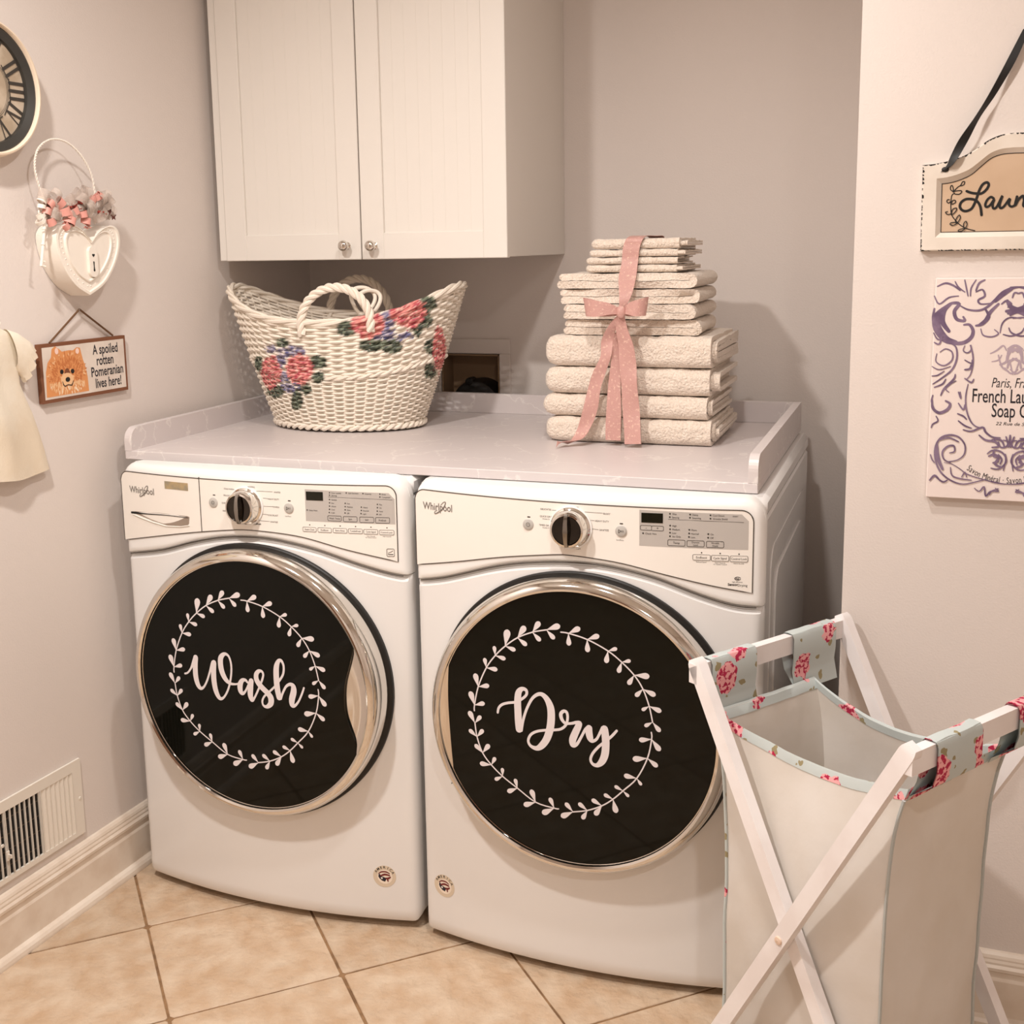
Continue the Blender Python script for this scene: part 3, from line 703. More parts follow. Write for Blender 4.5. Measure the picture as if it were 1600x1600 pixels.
        obj('grip_lip', tube([S(.001)(*at(*p)) for p in ((208, 803), (220, 808.5), (238, 815.5), (260, 822), (282, 823), (296.5, 821))], .0011, 8), M_panel, dr)
        (u0, v1), (u1, v0) = at(257, 751.5), at(294, 767)
        obj('rating_window', prism([(u0, v0), (u1, v0), (u1, v1), (u0, v1)], lambda u, v, w_: S(.0002)(u, v, w_), 0, .0006), M_gold, t, False)
    # door
    yd = y0
    dc = (cx, yd, cz)
    bv, bf = [], []
    nb = 128
    for r_b, d_b in ((.3005, -.004), (.3005, .0065), (.2985, .0085), (.290, .0085), (.288, .004)):
        for k in range(nb):
            a_b = 2*PI*k/nb; xb_ = cx+r_b*math.cos(a_b); bv.append((xb_, fy(xb_)-d_b, cz+r_b*math.sin(a_b)))
    for i in range(4):
        for k in range(nb): k2 = (k+1) % nb; bf.append((i*nb+k, (i+1)*nb+k, (i+1)*nb+k2, i*nb+k2))
    dr = obj('door', (bv, bf), M_dark, t)  # gasket ring; its black also stands for the chrome's dark reflection and gap
    obj('chrome_ring', toY(lathe([(.2930, .006), (.2935, .046), (.2930, .058), (.2915, .068), (.287, .077), (.281, .083), (.2755, .0845), (.2715, .082), (.2705, .077), (.2705, .060)], 128), dc), M_chrome, dr)
    obj('handle_plate', toY(lathe([(.2712, .0765), (.262, .0735), (.25, .0715), (.235, .0705), (.001, .0705)], 96), dc), M_chrome, dr)
    gw = .0716 if False else GLASSY
    gy = yd-gw
    G = lambda px, py: (lambda P: (P[0], P[2]))(onY(px, py, gy))
    if wsh: nt_ = [(549.5, 985), (551.5, 1003), (551, 1018), (545, 1043), (539, 1069), (537.5, 1092), (540, 1118), (547, 1140), (554, 1159), (556.5, 1178)]
    else: nt_ = [(705, 1225), (708.5, 1205), (706, 1175), (703.5, 1146), (701, 1110), (700, 1081), (700.5, 1048), (703, 1016), (706, 1000)]
    nl = [G(*p) for p in nt_]
    out = []
    a0 = math.atan2(nl[0][1]-cz, nl[0][0]-cx); a1 = math.atan2(nl[-1][1]-cz, nl[-1][0]-cx)
    if wsh:   # from the upper notch end counter-clockwise round to the lower one
        aa = np.linspace(a0, a1+2*PI, 110); notch = nl[::-1]
    else:
        aa = np.linspace(a0 if a0 < 0 else a0-2*PI, a1, 110); notch = nl[::-1]
    out = [(cx+.2695*math.cos(a), cz+.2695*math.sin(a)) for a in aa]+[tuple(q) for q in smoothpts(notch, 4)]
    gl = obj('glass', prism(out, lambda u, v, w_: (u, gy+.0045-w_, v), 0, .0045), M_glass, dr, False)
    sg = 0.0004
    DF = lambda u, v, w_: (u, gy-sg-w_, v)
    dxw = 0. if wsh else (G(880, 1127)[0]-(.345+0)); 
    if wsh: shift = (0., 0.); sc = 1.
    else:
        # same decal, centred on the dryer's glass
        pts = np.array([p for A in ARCS for p in A[0]]); c = pts.mean(0)
        L_, R_, T_, B_2 = G(730, 1090), G(1032, 1120), G(840, 970), G(912, 1283)
        shift = ((L_[0]+R_[0])/2, (T_[1]+B_2[1])/2)
    pts = np.array([p for A in ARCS for p in A[0]]); pmin, pmax = pts.min(0), pts.max(0); pc_ = (pmin+pmax)/2
    tr_ = (lambda p: p) if wsh else (lambda p: (p[0]-pc_[0]+shift[0], p[1]-pc_[1]+shift[1]))
    wr = []
    for stem, leaves in ARCS:
        wr.append(stroke([(*tr_(p), .0026) for p in stem], DF, 0, 4))
        for b, o_, i_ in leaves:
            for q_, tip in enumerate((o_, i_)): wr.append(flat(leafpoly(tr_(b), tr_(tip), .46), DF, .00022+.00005*q_))
    obj('wreath_decal', join(*wr), M_vinyl, dr, False)
    st = []
    for k, s_ in enumerate(WASH if wsh else DRY):
        pp = []
        for x, y, w_ in s_:
            px, py = (280+x/8., 1000+y/8.) if wsh else (765+x/7.619, 1060+y/7.619)
            a = G(px, py); b = G(px+1, py); pp.append((a[0], a[1], w_/(8. if wsh else 7.619)*.00148*(1.02 if wsh else .96)))
        st.append(stroke(pp, DF, .0002+.0002*k, 6))
    obj('lettering_decal', join(*st), M_vinyl, dr, False)
    # round flag-and-eagle sticker near the lower edge
    sp_ = (601, 1369) if wsh else (694.5, 1384)
    u, v = onface(*sp_, x0, y0)[0], onface(*sp_, x0, y0)[2]
    Q = lambda d: (lambda a, b, w_=0: (a, fy(a)-d-w_, b))
    R_ = .0245
    stk = obj('round_sticker', prism(circ(u, v, R_, 36), lambda a, b, w_: Q(.0002)(a, b, w_), 0, .0004), mat('sticker_clear', (214, 198, 176), .4), t, False)
    obj('sticker_core', flat(circ(u+.001, v-.001, R_*.66, 30), Q(.0008), 0), mat('sticker_cream', (238, 224, 208), .5), stk, False)
    s_ = R_/.0245
    bl, rd = [], []
    bl.append(flat([(u+a*s_, v+b*s_) for a, b in ((-.012, .006), (-.009, .004), (-.006, .000), (.002, -.003), (.004, -.006), (.001, -.012), (-.005, -.010), (-.010, -.006), (-.013, -.001))], Q(.0011), 0))
    rd.append(stroke([(u-.012*s_, v+.006*s_, .002), (u-.006*s_, v+.010*s_, .003), (u+.004*s_, v+.0105*s_, .003), (u+.011*s_, v+.007*s_, .002)], Q(.0010), 0))
    rd.append(stroke([(u-.008*s_, v+.001*s_, .003), (u+.001*s_, v+.0045*s_, .0042), (u+.011*s_, v+.003*s_, .003)], Q(.0012), 0))
    rd.append(stroke([(u+.003*s_, v-.004*s_, .003), (u+.008*s_, v-.004*s_, .0045), (u+.0125*s_, v-.001*s_, .003)], Q(.0012), 0))
    rd.append(stroke([(u+.006*s_, v-.005*s_, .003), (u+.0075*s_, v-.010*s_, .003)], Q(.0012), 0))
    obj('sticker_blue', join(*bl), mat('sticker_navy', (22, 22, 40), .5), stk, False)
    obj('sticker_red', join(*rd), mat('sticker_red', (110, 24, 26), .5), stk, False)
    obj('sticker_star', flat([(u-.0055*s_+.0032*(1 if k % 2 == 0 else .45)*math.cos(PI/2+k*PI/5), v-.004*s_+.0032*(1 if k % 2 == 0 else .45)*math.sin(PI/2+k*PI/5)) for k in range(10)], Q(.0014), 0), mat('sticker_white', (240, 236, 230), .5), stk, False)
    lt = []
    for k, ch in enumerate('AMERICA'):
        a = math.radians(150-k*20.5); V_, F_ = text2d(ch, .0078, align='CENTER', bold=.015)
        rr2 = R_*.735; ca_, sa_ = math.cos(a-PI/2), math.sin(a-PI/2)
        lt.append(([Q(.0008)(u+rr2*math.cos(a)+p*ca_-q*sa_, v+rr2*math.sin(a)+p*sa_+q*ca_) for p, q in V_], F_))
    obj('sticker_text', join(*lt), M_black, stk, False)
    return t
machine('washer'); machine('dryer')

# ------------------------------------------------------------------ countertop over both machines
CZ, CXL, CXR, CYF, CYB, CHB = .9957, -.005, 1.3695, .0461, .817, .0517
t = thing('countertop', ((CXL+CXR)/2, CYF, .9765), 'grey-lilac laminate countertop with raised edges lying across the washer and dryer', 'countertop')
BT = .018
obj('slab', box((CXL-BT, CYF, .9767), (CXR, CYB, CZ), .0012), M_marble, t, False)
def sideboard(x0, x1):
    r = .03; o = [(CYF, CZ), (CYB-.019, CZ), (CYB-.019, CZ+CHB)]+[(CYF+r-r*math.sin(a), CZ+CHB-r+r*math.cos(a)) for a in np.linspace(0, PI/2, 9)]
    return prism(o, lambda u, v, w_: (w_, u, v), x0, x1)
obj('left_upstand', sideboard(CXL-BT, CXL), M_marble, t, False)
obj('right_upstand', sideboard(CXR-BT, CXR), M_marble, t, False)
obj('back_upstand', box((CXL-BT, CYB-.019, CZ), (CXR, CYB, CZ+CHB), .001), M_marble, t, False)

# ------------------------------------------------------------------ wall cabinet
KX0, KX1, KYF, KZ, KZ1 = -.0217, .7416, .4658, 1.4059, 2.30
t = thing('wall_cabinet', ((KX0+KX1)/2, (KYF+YB)/2, KZ), 'white two-door wall cabinet with chrome knobs above the wicker basket', 'cabinet')
obj('carcass', box((KX0, KYF+.021, KZ+.002), (KX1-.002, YB-.001, KZ1), .0015), M_cab, t, False)
obj('filler_strip', box((KX0, KYF+.004, KZ+.001), (onY(354.5, 408, KYF)[0]-.001, KYF+.02, KZ1), .001), M_cab, t, False)
def door(xa, xb, kx):
    za, zb = KZ, KZ1-.002; sw, rh = .058, .062; y0, y1 = KYF, KYF+.0195
    d = obj('door', join(box((xa, y0, za), (xa+sw, y1, zb), .0015), box((xb-sw, y0, za), (xb, y1, zb), .0015),
                         box((xa+sw-.0005, y0+.0001, za), (xb-sw+.0005, y1, za+rh), .0015), box((xa+sw-.0005, y0+.0001, zb-rh), (xb-sw+.0005, y1, zb), .0015)), M_cab, t, False)
    pw = xb-xa-2*sw; n = 8; w_ = pw/n
    me = None
    for k in range(n):
        if me is None: me = mesh('plank', *box((-w_/2, 0, za+rh-.004-KZ), (w_/2, .009, zb-rh+.004-KZ), .0004), M_cab, False)
        o = bpy.data.objects.new('plank', me); COL.objects.link(o); o.parent = d
        o.location = Vector((xa+sw+w_*(k+.5), y0+.0072, KZ))-Vector(org(d))
    kb = obj('knob', toY(lathe([(.0085, -.001), (.0085, .002), (.0055, .004), (.0050, .011), (.0075, .014), (.0115, .0175), (.0132, .0225), (.0125, .0275), (.0095, .0315), (.005, .0335), (.0005, .034)], 32), (kx[0], y0, kx[2])), M_chrome, d)
    return d
k1 = onY(539.5, 384, KYF-.012); k2 = onY(581.5, 384, KYF-.012)
xm = onY(565.3, 407, KYF)[0]
door(onY(354.8, 408, KYF)[0], xm-.0016, k1); door(xm+.0016, KX1, k2)

# ------------------------------------------------------------------ wicker laundry basket
BC = np.array([.296, .522]); BZ = CZ+.001
t = thing('wicker_basket', (BC[0], BC[1], BZ), 'white wicker laundry basket with painted pink roses and two looped handles', 'basket')
BROT = math.radians(3)
def bpos(th, s, d=0.):
    """point on basket wall: angle, height fraction 0..1 (rim), offset outwards"""
    f = s**.92
    a = .187+(.305-.187)*f; b = .122+(.178-.122)*f**.8
    c_, s_ = math.cos(th), math.sin(th)
    h = .262+.082*abs(c_)**2.6
    x, y = (a+d)*c_, (b+d)*s_
    return np.array([BC[0]+x*math.cos(BROT)-y*math.sin(BROT), BC[1]+x*math.sin(BROT)+y*math.cos(BROT), BZ+.004+h*s])
FLOW = []
R_, G_, Bl = 'r', 'g', 'b'
for e in ((575, 505, 25, 25, R_), (637, 487, 29, 25, R_), (424, 582, 16, 26, R_), (468, 577, 21, 24, R_), (686, 545, 10, 34, R_),
          (541, 513, 15, 12, G_), (669, 474, 14, 12, G_), (664, 500, 11, 14, G_), (652, 515, 8, 12, G_), (580, 540, 19, 11, G_), (612, 541, 17, 12, G_), (674, 541, 11, 13, G_), (672, 580, 9, 12, G_), (441, 535, 10, 7, G_), (497, 566, 14, 11, G_), (497, 590, 10, 9, G_), (478, 608, 9, 9, G_), (464, 625, 9, 17, G_), (430, 611, 13, 11, G_), (404, 568, 6, 12, G_),
          (605, 524, 24, 10, Bl), (632, 526, 15, 9, Bl), (606, 505, 9, 10, Bl), (455, 550, 22, 11, Bl), (438, 565, 8, 12, Bl), (445, 592, 8, 12, Bl), (455, 605, 20, 9, Bl), (424, 545, 9, 7, Bl), (607, 492, 14, 6, Bl)):
    FLOW.append(e)
CW = np.array(rgb((240, 229, 214)))
PAL = {'r': [(232, 158, 150), (218, 118, 116), (238, 190, 176), (184, 78, 90), (232, 150, 142)], 'g': [(70, 78, 66), (92, 102, 84), (52, 60, 52), (124, 132, 112)], 'b': [(128, 122, 154), (158, 150, 172), (96, 96, 140), (176, 166, 178)]}
def paint(P, outward):
    if not outward: return CW
    x, y = proj(P)
    n = noise.noise(Vector((P[0]*60, P[2]*90, 3)))
    for fx, fy_, rx, ry, k in FLOW:
        d = math.hypot((x-fx)/rx, (y-fy_)/ry)
        if d < 1+.25*n:
            i = int((noise.noise(Vector((P[0]*140, P[1]*70, P[2]*170)))*.5+.5)*len(PAL[k])*1.3+d*1.1) % len(PAL[k])
            if k == 'b' and n > .25: return CW
            return np.array(rgb(PAL[k][i]))
    return CW
def painted(name, VF, parent, test):
    o = obj(name, VF, M_wick, parent)
    at_ = o.data.color_attributes.new('paint', 'FLOAT_COLOR', 'POINT')
    buf = []
    for v in VF[0]: buf.extend(paint(v, test(v)))
    at_.data.foreach_set('color', np.array(buf, dtype=np.float32))
    return o
NS = 54; SEG = 270
rows = [(i/24*.50, .0028) for i in range(1, 24)]+[(.50+.46*i/17, .0040) for i in range(1, 18)]
parts = []
for k, (s, r) in enumerate(rows):
    path = []
    for i in range(SEG):
        th = 2*PI*i/SEG
        dd = .0036*math.cos(NS/2*th+PI*k)+.0006*noise.noise(Vector((th*9, k*3.1, 0)))
        p = bpos(th, s+.004*noise.noise(Vector((th*4, k*1.7, 5))), dd); path.append(p)
    parts.append(tube(path, r*(1+.12*noise.noise(Vector((k*2.2, 1, 1)))), 5, True))
cB = np.array([BC[0], BC[1], 0])
front = lambda v: (v[1]-BC[1]) < .05*0+((v[0]-BC[0])*.25)
o = painted('woven_wall', join(*parts), t, front); o['kind'] = 'stuff'
st = [tube([bpos(2*PI*(k+.5)/NS, s) for s in np.linspace(0, .99, 14)], .0026, 5) for k in range(NS)]
o = painted('stakes', join(*st), t, front); o['kind'] = 'stuff'
def twist(path_fn, n, r, amp, turns, strands, closed, seg=5):
    out = []
    for j in range(strands):
        P = []
        for i in range(n if closed else n+1):
            u = i/n; c_, e1, e2 = path_fn(u); a = 2*PI*(turns*u+j/strands); P.append(c_+amp*(math.cos(a)*e1+math.sin(a)*e2))
        out.append(tube(P, r, seg+1, closed))
    return join(*out)
def ringfn(s, d, dz):
    def f(u):
        th = 2*PI*u; p = bpos(th, s, d)+np.array([0, 0, dz]); e1 = np.array([math.cos(th), math.sin(th), 0]); return p, e1, np.array([0, 0, 1.])
    return f
painted('rim', twist(ringfn(.985, .001, .004), 220, .0046, .0050, 9, 3, True), t, front)
painted('mid_band', twist(ringfn(.50, .003, .0), 240, .0036, .0034, 28, 2, True), t, front)
painted('foot_braid', twist(ringfn(.012, .004, .004), 220, .0050, .0044, 26, 2, True), t, lambda v: False)
V_ = [bpos(2*PI*k/60, .0, -.002)+np.array([0, 0, .004]) for k in range(60)]
painted('woven_base', (V_, [tuple(range(60))]), t, lambda v: False)
def handle(th0, span, hgt, lean):
    a = bpos(th0-span, .97, .004); b = bpos(th0+span, .97, .004); m = (a+b)/2; up = np.array([0, lean, 1.]); up /= np.linalg.norm(up); sd = (b-a)/2
    nn = np.cross(sd/np.linalg.norm(sd), up)
    def f(u):
        an = PI*1.16*u-PI*.08; c_ = m-sd*math.cos(an)*1.02+up*(hgt*math.sin(an)); rad = (-sd/np.linalg.norm(sd)*math.cos(an)+up*math.sin(an)); return c_, rad, nn
    return twist(f, 60, .0056, .0058, 5, 3, False, 6)
painted('handle', handle(-PI/2+.17, .28, .085, -.05), t, lambda v: False)
painted('handle', handle(PI/2+.13, .27, .096, .05), t, lambda v: False)
for px, py, r in ((566, 470, .030), (578, 472, .026)):
    c_ = onY(px, py, BC[1]-.10); painted('inner_loop', tube([c_+np.array([r*math.cos(a), .012*math.sin(a*2+px), r*1.05*math.sin(a)]) for a in np.linspace(0, 2*PI, 40)[:-1]], .0048, 8, True), t, lambda v: False)

# ------------------------------------------------------------------ towels
def towel(name, ctr, w, d, z0, h, rot, layers, label, group, seed, lump=.0012, taper=True, flare=.02, flat_end=False, nx=60):
    """folded towel: sheets bent round a front fold (local -y), layered ends at +x; w along local x, d along local y"""
    rnd = random.Random(seed); out = []
    t_ = h/(2*layers)*.96
    for L in range(layers):
        g = L*(t_+h*.02/max(1, layers))
        za, zb = g, h-g
        yf = -d/2+L*t_*1.1; ybk = d/2+(rnd.uniform(-flare, flare) if L else 0)
        hh = zb-za; r = hh/2
        # outer then inner path of this bent sheet (y,z)
        def cpath(ins):
            P = []; rr = max(r-ins, .0008); ny = 16
            flat_ = min(rr, .022)     # fold radius: blunt for tall folds
            y_in = yf+ins
            for k in range(ny+1): P.append((ybk+(y_in+flat_-ybk)*k/ny, zb-ins))
            for k in range(1, 9): a = PI/2*k/9; P.append((y_in+flat_-flat_*math.sin(a), zb-ins-flat_+flat_*math.cos(a)))
            if rr > flat_:
                for k in range(0, 5): P.append((y_in, zb-ins-flat_-(2*rr-2*flat_)*k/4))
            for k in range(1, 9): a = PI/2*k/9; P.append((y_in+flat_-flat_*math.cos(a), za+ins+flat_-flat_*math.sin(a)))
            for k in range(ny+1): P.append((y_in+flat_+(ybk-y_in-flat_)*k/ny, za+ins))
            return P
        A = cpath(0.); Bp = cpath(t_*.93)
        n_ = min(len(A), len(Bp)); 
        if len(A) != len(Bp):
            def res(P, n):
                P = np.array(P); s = np.r_[0, np.cumsum(np.linalg.norm(np.diff(P, axis=0), axis=1))]; u = np.linspace(0, s[-1], n); return [(np.interp(x, s, P[:, 0]), np.interp(x, s, P[:, 1])) for x in u]
            Bp = res(Bp, len(A))
        sec = A+Bp[::-1]; n = len(sec); m = nx; xext = rnd.uniform(-.008, .022) if L else rnd.uniform(-.003, .004); spl = rnd.uniform(-.25, .35) if L else 0.
        V, F = [], []
        for i in range(m+1):
            u = i/m; x = -w/2+(w+xext)*u
            q = 0.
            if taper and u < .10: q = (1-u/.10)
            endj = (rnd.uniform(-.003, .003) if u > .97 else 0)
            zc = (za+zb)/2
            sag = .0022*noise.noise(Vector((x*9, seed, L*.7)))
            for k, (y, z) in enumerate(sec):
                rd_ = 1-.42*(1-math.sqrt(max(0, 1-q*q)))
                yy = y if q == 0 else y*(1-.10*(1-math.sqrt(max(0, 1-q*q))))
                zz = h/2+(z-h/2)*rd_
                if u > .86: e_ = (u-.86)/.14; zz = zz+spl*(zz-h*.45)*e_*e_*(.5+y/d); yy = yy+.010*e_*e_*(.5+.5*math.sin(seed+L*2))*(1 if L else .4)
                nv = Vector((x*48+seed, yy*48, zz*48)); nf = Vector((x*170+seed, yy*170, zz*170))
                dn = lump*2.2*noise.noise(nv)+lump*1.1*noise.noise(nf)
                # band woven near one end
                if not flat_end and .64 < u < .70: dn -= .0016
                drop = 0.
                if L == 0 and z > h*.6: drop = sag
                lowd = lump*1.5*noise.noise(Vector((x*20, seed*1.3, 9)))
                dir_y = -1 if k < len(A)*.62 and k > len(A)*.38 else 0
                V.append((x+endj*.3, yy+dn*(1 if abs(dir_y) else .3)+lowd*(1 if dir_y else 0), min(h+.0005, max(0.0004, zz+dn*(1 if k < len(A)*.45 else -.2)+drop))))
        for i in range(m):
            for k in range(n): k2 = (k+1) % n; F.append((i*n+k, (i+1)*n+k, (i+1)*n+k2, i*n+k2))
        # end caps as quads between outer and inner path
        na = len(A)
        for e_, rev in ((0, False), (m, True)):
            for k in range(na-1):
                q = (e_*n+k, e_*n+k+1, e_*n+n-2-k, e_*n+n-1-k); F.append(q if not rev else q[::-1])
        out.append((V, F))
    V, F = join(*out); c_, s_ = math.cos(rot), math.sin(rot)
    V = [(ctr[0]+x*c_-y*s_, ctr[1]+x*s_+y*c_, z0+z) for x, y, z in V]
    o = obj(name, (V, F), M_towel, None, True, 60); o.location = (0, 0, 0)
    c0 = np.array([ctr[0], ctr[1], z0])
    for v in o.data.vertices: v.co = v.co-Vector(c0)
    o.location = tuple(c0)
    return tag(o, label, 'towel', group)
z = CZ+.0008
TB = []
for k, (h, w_, cx_, cy_, rt, ly, lb) in enumerate(((.056, .372, 1.032, .545, .5, 3, 'cream bath towel at the bottom of the stack, lying on the counter'), (.050, .374, 1.028, .547, -.6, 3, 'cream bath towel second from the bottom of the stack'),
        (.060, .370, 1.030, .548, .3, 3, 'cream bath towel third from the bottom of the stack'), (.068, .374, 1.035, .545, -.4, 3, 'thick cream bath towel, topmost of the four large towels'))):
    towel('bath_towel', (cx_, cy_), w_, .285, z, h, math.radians(rt), ly, lb, 'folded bath towels in the stack', 11+k*7, flare=.028); z += h+.0012
def hand_towel(ctr, w, d, z0, h, rot, label, seed):
    """S-folded towel: section in local x-z (folds at both ends, on show at the front), length along local y"""
    rnd = random.Random(seed); nl = 2; t_ = h/nl; path = []
    for L in range(nl):
        zc = t_*(L+.5); xa = -w/2+t_*.5+rnd.uniform(0, .016); xb = w/2-t_*.5-rnd.uniform(0, .010)
        xs = np.linspace(xa, xb, 26) if L % 2 == 0 else np.linspace(xb, xa, 26)
        path += [(x, zc) for x in xs]
        if L < nl-1:
            xe, sg = (xs[-1], 1 if L % 2 == 0 else -1)
            path += [(xe+sg*t_*.5*math.cos(a), zc+t_*.5+t_*.5*math.sin(a)) for a in np.linspace(-PI/2, PI/2, 7)[1:-1]]
    P = np.array(path); n = len(P); T_ = np.gradient(P, axis=0); T_ /= np.linalg.norm(T_, axis=1)[:, None]+1e-9; Nn = np.c_[-T_[:, 1], T_[:, 0]]
    half = t_*.47; sec = [P[k]+Nn[k]*half for k in range(n)]
    tip = P[-1]+T_[-1]*half*.7; sec += [P[-1]+Nn[-1]*half*.4+T_[-1]*half*.6, P[-1]-Nn[-1]*half*.4+T_[-1]*half*.6]
    sec += [P[k]-Nn[k]*half for k in range(n-1, -1, -1)]
    sec += [P[0]-Nn[0]*half*.4-T_[0]*half*.6, P[0]+Nn[0]*half*.4-T_[0]*half*.6]
    m = 26; V, F = [], []; q = len(sec)
    for i in range(m+1):
        u = i/m; y = -d/2+d*u; e = max(0, 1-min(u, 1-u)/.06)
        for k, (x, z) in enumerate(sec):
            wob = noise.noise(Vector((x*16+seed, y*9, z*40))); fine = noise.noise(Vector((x*75+seed, y*75, z*75)))
            ed = .011*noise.noise(Vector((x*13, seed*2.3, z*70)))*(1-u)**3
            V.append((x*(1+.02*noise.noise(Vector((seed, z*60, y*5)))), y+ed+e*.002*fine, min(h+.0005, max(.0004, z+.0022*wob+.0012*fine))))
    for i in range(m):
        for k in range(q): k2 = (k+1) % q; F.append((i*q+k, i*q+k2, (i+1)*q+k2, (i+1)*q+k))
    npair = n
    for e_, rev in ((0, True), (m, False)):
        for k in range(n-1):
            a, b = e_*q+k, e_*q+k+1; c_, d_ = e_*q+(2*n+2-2-k), e_*q+(2*n+2-1-k)
            F.append((a, b, c_, d_) if not rev else (d_, c_, b, a))
        F.append(tuple(e_*q+x for x in (n-1, n, n+1, n+2))); F.append(tuple(e_*q+x for x in (2*n+1, 2*n+2, 2*n+3, 0)))
    c_, s_ = math.cos(rot), math.sin(rot)
    o = obj('hand_towel', ([(x*c_-y*s_, x*s_+y*c_, z) for x, y, z in V], F), M_towel, None, True, 60); o.location = (ctr[0], ctr[1], z0)
    return tag(o, label, 'towel', 'folded hand towels in the stack')
for k, (h, dx, dy, rt, w_, lb) in enumerate(((.034, .004, .01, 1.5, .312, 'cream hand towel, lowest of the four middle towels in the stack'), (.032, .012, .0, -1, .300, 'cream hand towel, second of the four middle towels from below'), (.032, .004, .006, 1, .315, 'cream hand towel, third of the four middle towels from below'), (.033, -.002, .004, -.5, .318, 'cream hand towel, uppermost of the four middle towels under the washcloths'))):
    hand_towel((1.026+dx, .53+dy), w_, .235, z, h, math.radians(rt), lb, 50+k*5); z += h+.0012
TOPZ0 = z
for k, (h, dx, w_, lb) in enumerate(((.0165, -.004, .205, 'cream washcloth, lowest of the four small cloths on the stack'), (.0155, -.008, .20, 'cream washcloth, second of the four small cloths from below'), (.0155, .0, .198, 'cream washcloth, third of the four small cloths from below'), (.022, .003, .196, 'cream washcloth on the very top of the towel stack'))):
    towel('washcloth', (1.042+dx, .53), w_, .20, z, h, math.radians((-1, 1.2, -.6, .4)[k]), 2, lb, 'folded washcloths on top of the stack', 90+k*3, .0009, True, .012, True, 36); z += h+.001
TTOP = z
print('towel top', TTOP)

# ------------------------------------------------------------------ ribbon round the stack
KN = onY(972, 487, .362)
t = thing('satin_ribbon', (1.03, .40, CZ), 'pink glitter satin ribbon tied in a bow round the towel stack', 'ribbon')
def rib(name, pts, hw, twistv=None, n=6, parent=t):
    """pts: (x,y,z[,half width vector])"""
    C = catmull([np.array(p[:3], float) for p in pts], n)
    for q in C: q[2] = max(q[2], CZ+.0095)
    Wv = catmull([np.array(p[3] if len(p) > 3 else (hw, 0, 0), float) for p in pts], n)
    return obj(name, strip(C, Wv, .0005), M_sat, parent)
def S_(px, py, Y): return onY(px, py, Y)
# band over the top and down to the knot
rib('band', [(1.05, .64, TTOP-.03), (1.05, .632, TTOP+.002), (1.052, .54, TTOP+.004), (1.050, .437, TTOP+.003), (*S_(987, 385, .424), (.0185, 0, 0)), (*S_(984, 410, .422), (.0180, 0, 0)), (*S_(980, 435, .400), (.0185, .002, 0)), (*S_(977, 462, .374), (.0125, .003, 0)), (*S_(971, 484, .366), (.0045, .004, 0))], .0185)
# bow loops, knot
kx, ky_, kz_ = KN
def loop(px_tip, py_tip, hw, side):
    tp = S_(px_tip, py_tip, .352)
    up = lambda a, y=0.: (0.003*side, y, a)
    return [(kx, ky_, kz_, up(.006)), (kx+(tp[0]-kx)*.3, ky_-.014, kz_+(tp[2]-kz_)*.3+.004, up(.012)), (kx+(tp[0]-kx)*.7, ky_-.022, kz_+(tp[2]-kz_)*.8, up(.0175)), (tp[0], ky_-.014, tp[2], up(.0195)), (tp[0]+.002*side, ky_-.002, tp[2], up(.0195)), (kx+(tp[0]-kx)*.7, ky_+.006, kz_+(tp[2]-kz_)*.6, up(.017)), (kx+(tp[0]-kx)*.3, ky_+.004, kz_, up(.010)), (kx, ky_+.002, kz_, up(.006))]
rib('bow_loop', loop(916, 480, .02, -1), .02); rib('bow_loop', loop(1008, 479, .02, 1), .02)
obj('knot', xf(lathe([(.0005, -.013), (.006, -.012), (.0095, -.007), (.0105, 0), (.0095, .007), (.006, .012), (.0005, .013)], 20), lambda x, y, z: (kx+x, ky_-.008+y*.8, kz_+z)), M_sat, t)
# tails
YT = .376
rib('tail', [(kx, ky_-.004, kz_-.004, (.006, 0, 0)), (*S_(958, 508, .366), (.011, 0, .003)), (*S_(949, 530, YT), (.0125, .004, .004)), (*S_(947, 555, YT-.004), (.0130, -.002, .003)), (*S_(937, 580, YT-.003), (.0150, .004, .004)), (*S_(928, 610, YT-.004), (.0155, .0, .005)), (*S_(922, 640, YT-.006), (.0165, .004, .004)), (*S_(913, 668, YT-.006), (.0170, .0, .006)), (*S_(899, 689, YT-.020), (.0160, -.004, .006)), (*onZ(880, 691, CZ+.010), (.003, -.016, .004)), (*onZ(870, 694, CZ+.010), (.002, -.010, -.005))], .015)
rib('tail', [(kx, ky_-.004, kz_-.004, (.006, 0, 0)), (*S_(971, 512, .364), (.012, .002, 0)), (*S_(978, 540, YT-.006), (.0175, -.004, 0)), (*S_(981, 570, YT-.004), (.0180, .003, 0)), (*S_(983, 600, YT-.007), (.0180, -.003, 0)), (*S_(986, 640, YT-.004), (.0182, .003, 0)), (*S_(988, 675, YT-.010), (.0185, -.002, 0)), (*S_(989, 703, YT-.014), (.0185, .0, .001))], .018)
rib('wrap', [(*S_(962, 520, YT+.006), (.004, .006, 0)), (*S_(963, 560, YT+.004), (.010, .004, 0)), (*S_(960, 600, YT+.002), (.0135, 0, 0)), (*S_(959, 640, YT), (.0165, 0, 0)), (*S_(958, 670, YT), (.0170, 0, 0)), (*S_(958, 688, YT), (.0170, 0, 0))], .017)

# ------------------------------------------------------------------ things on the left wall
def LW(u, v, w_=0.): return (WA+WB*u+w_/WN, u-w_*WB/WN, v)
def lw(px, py, w_=0.):
    P = onL(px, py, w_); return P[1]+w_*WB/WN, P[2]
def wallobj(VF): return VF
def latheL(prof, c, n=48):      # lathe with its axis along the left wall's normal
    V, F = lathe(prof, n); return [LW(c[0]+x, c[1]+y, z) for x, y, z in V], F
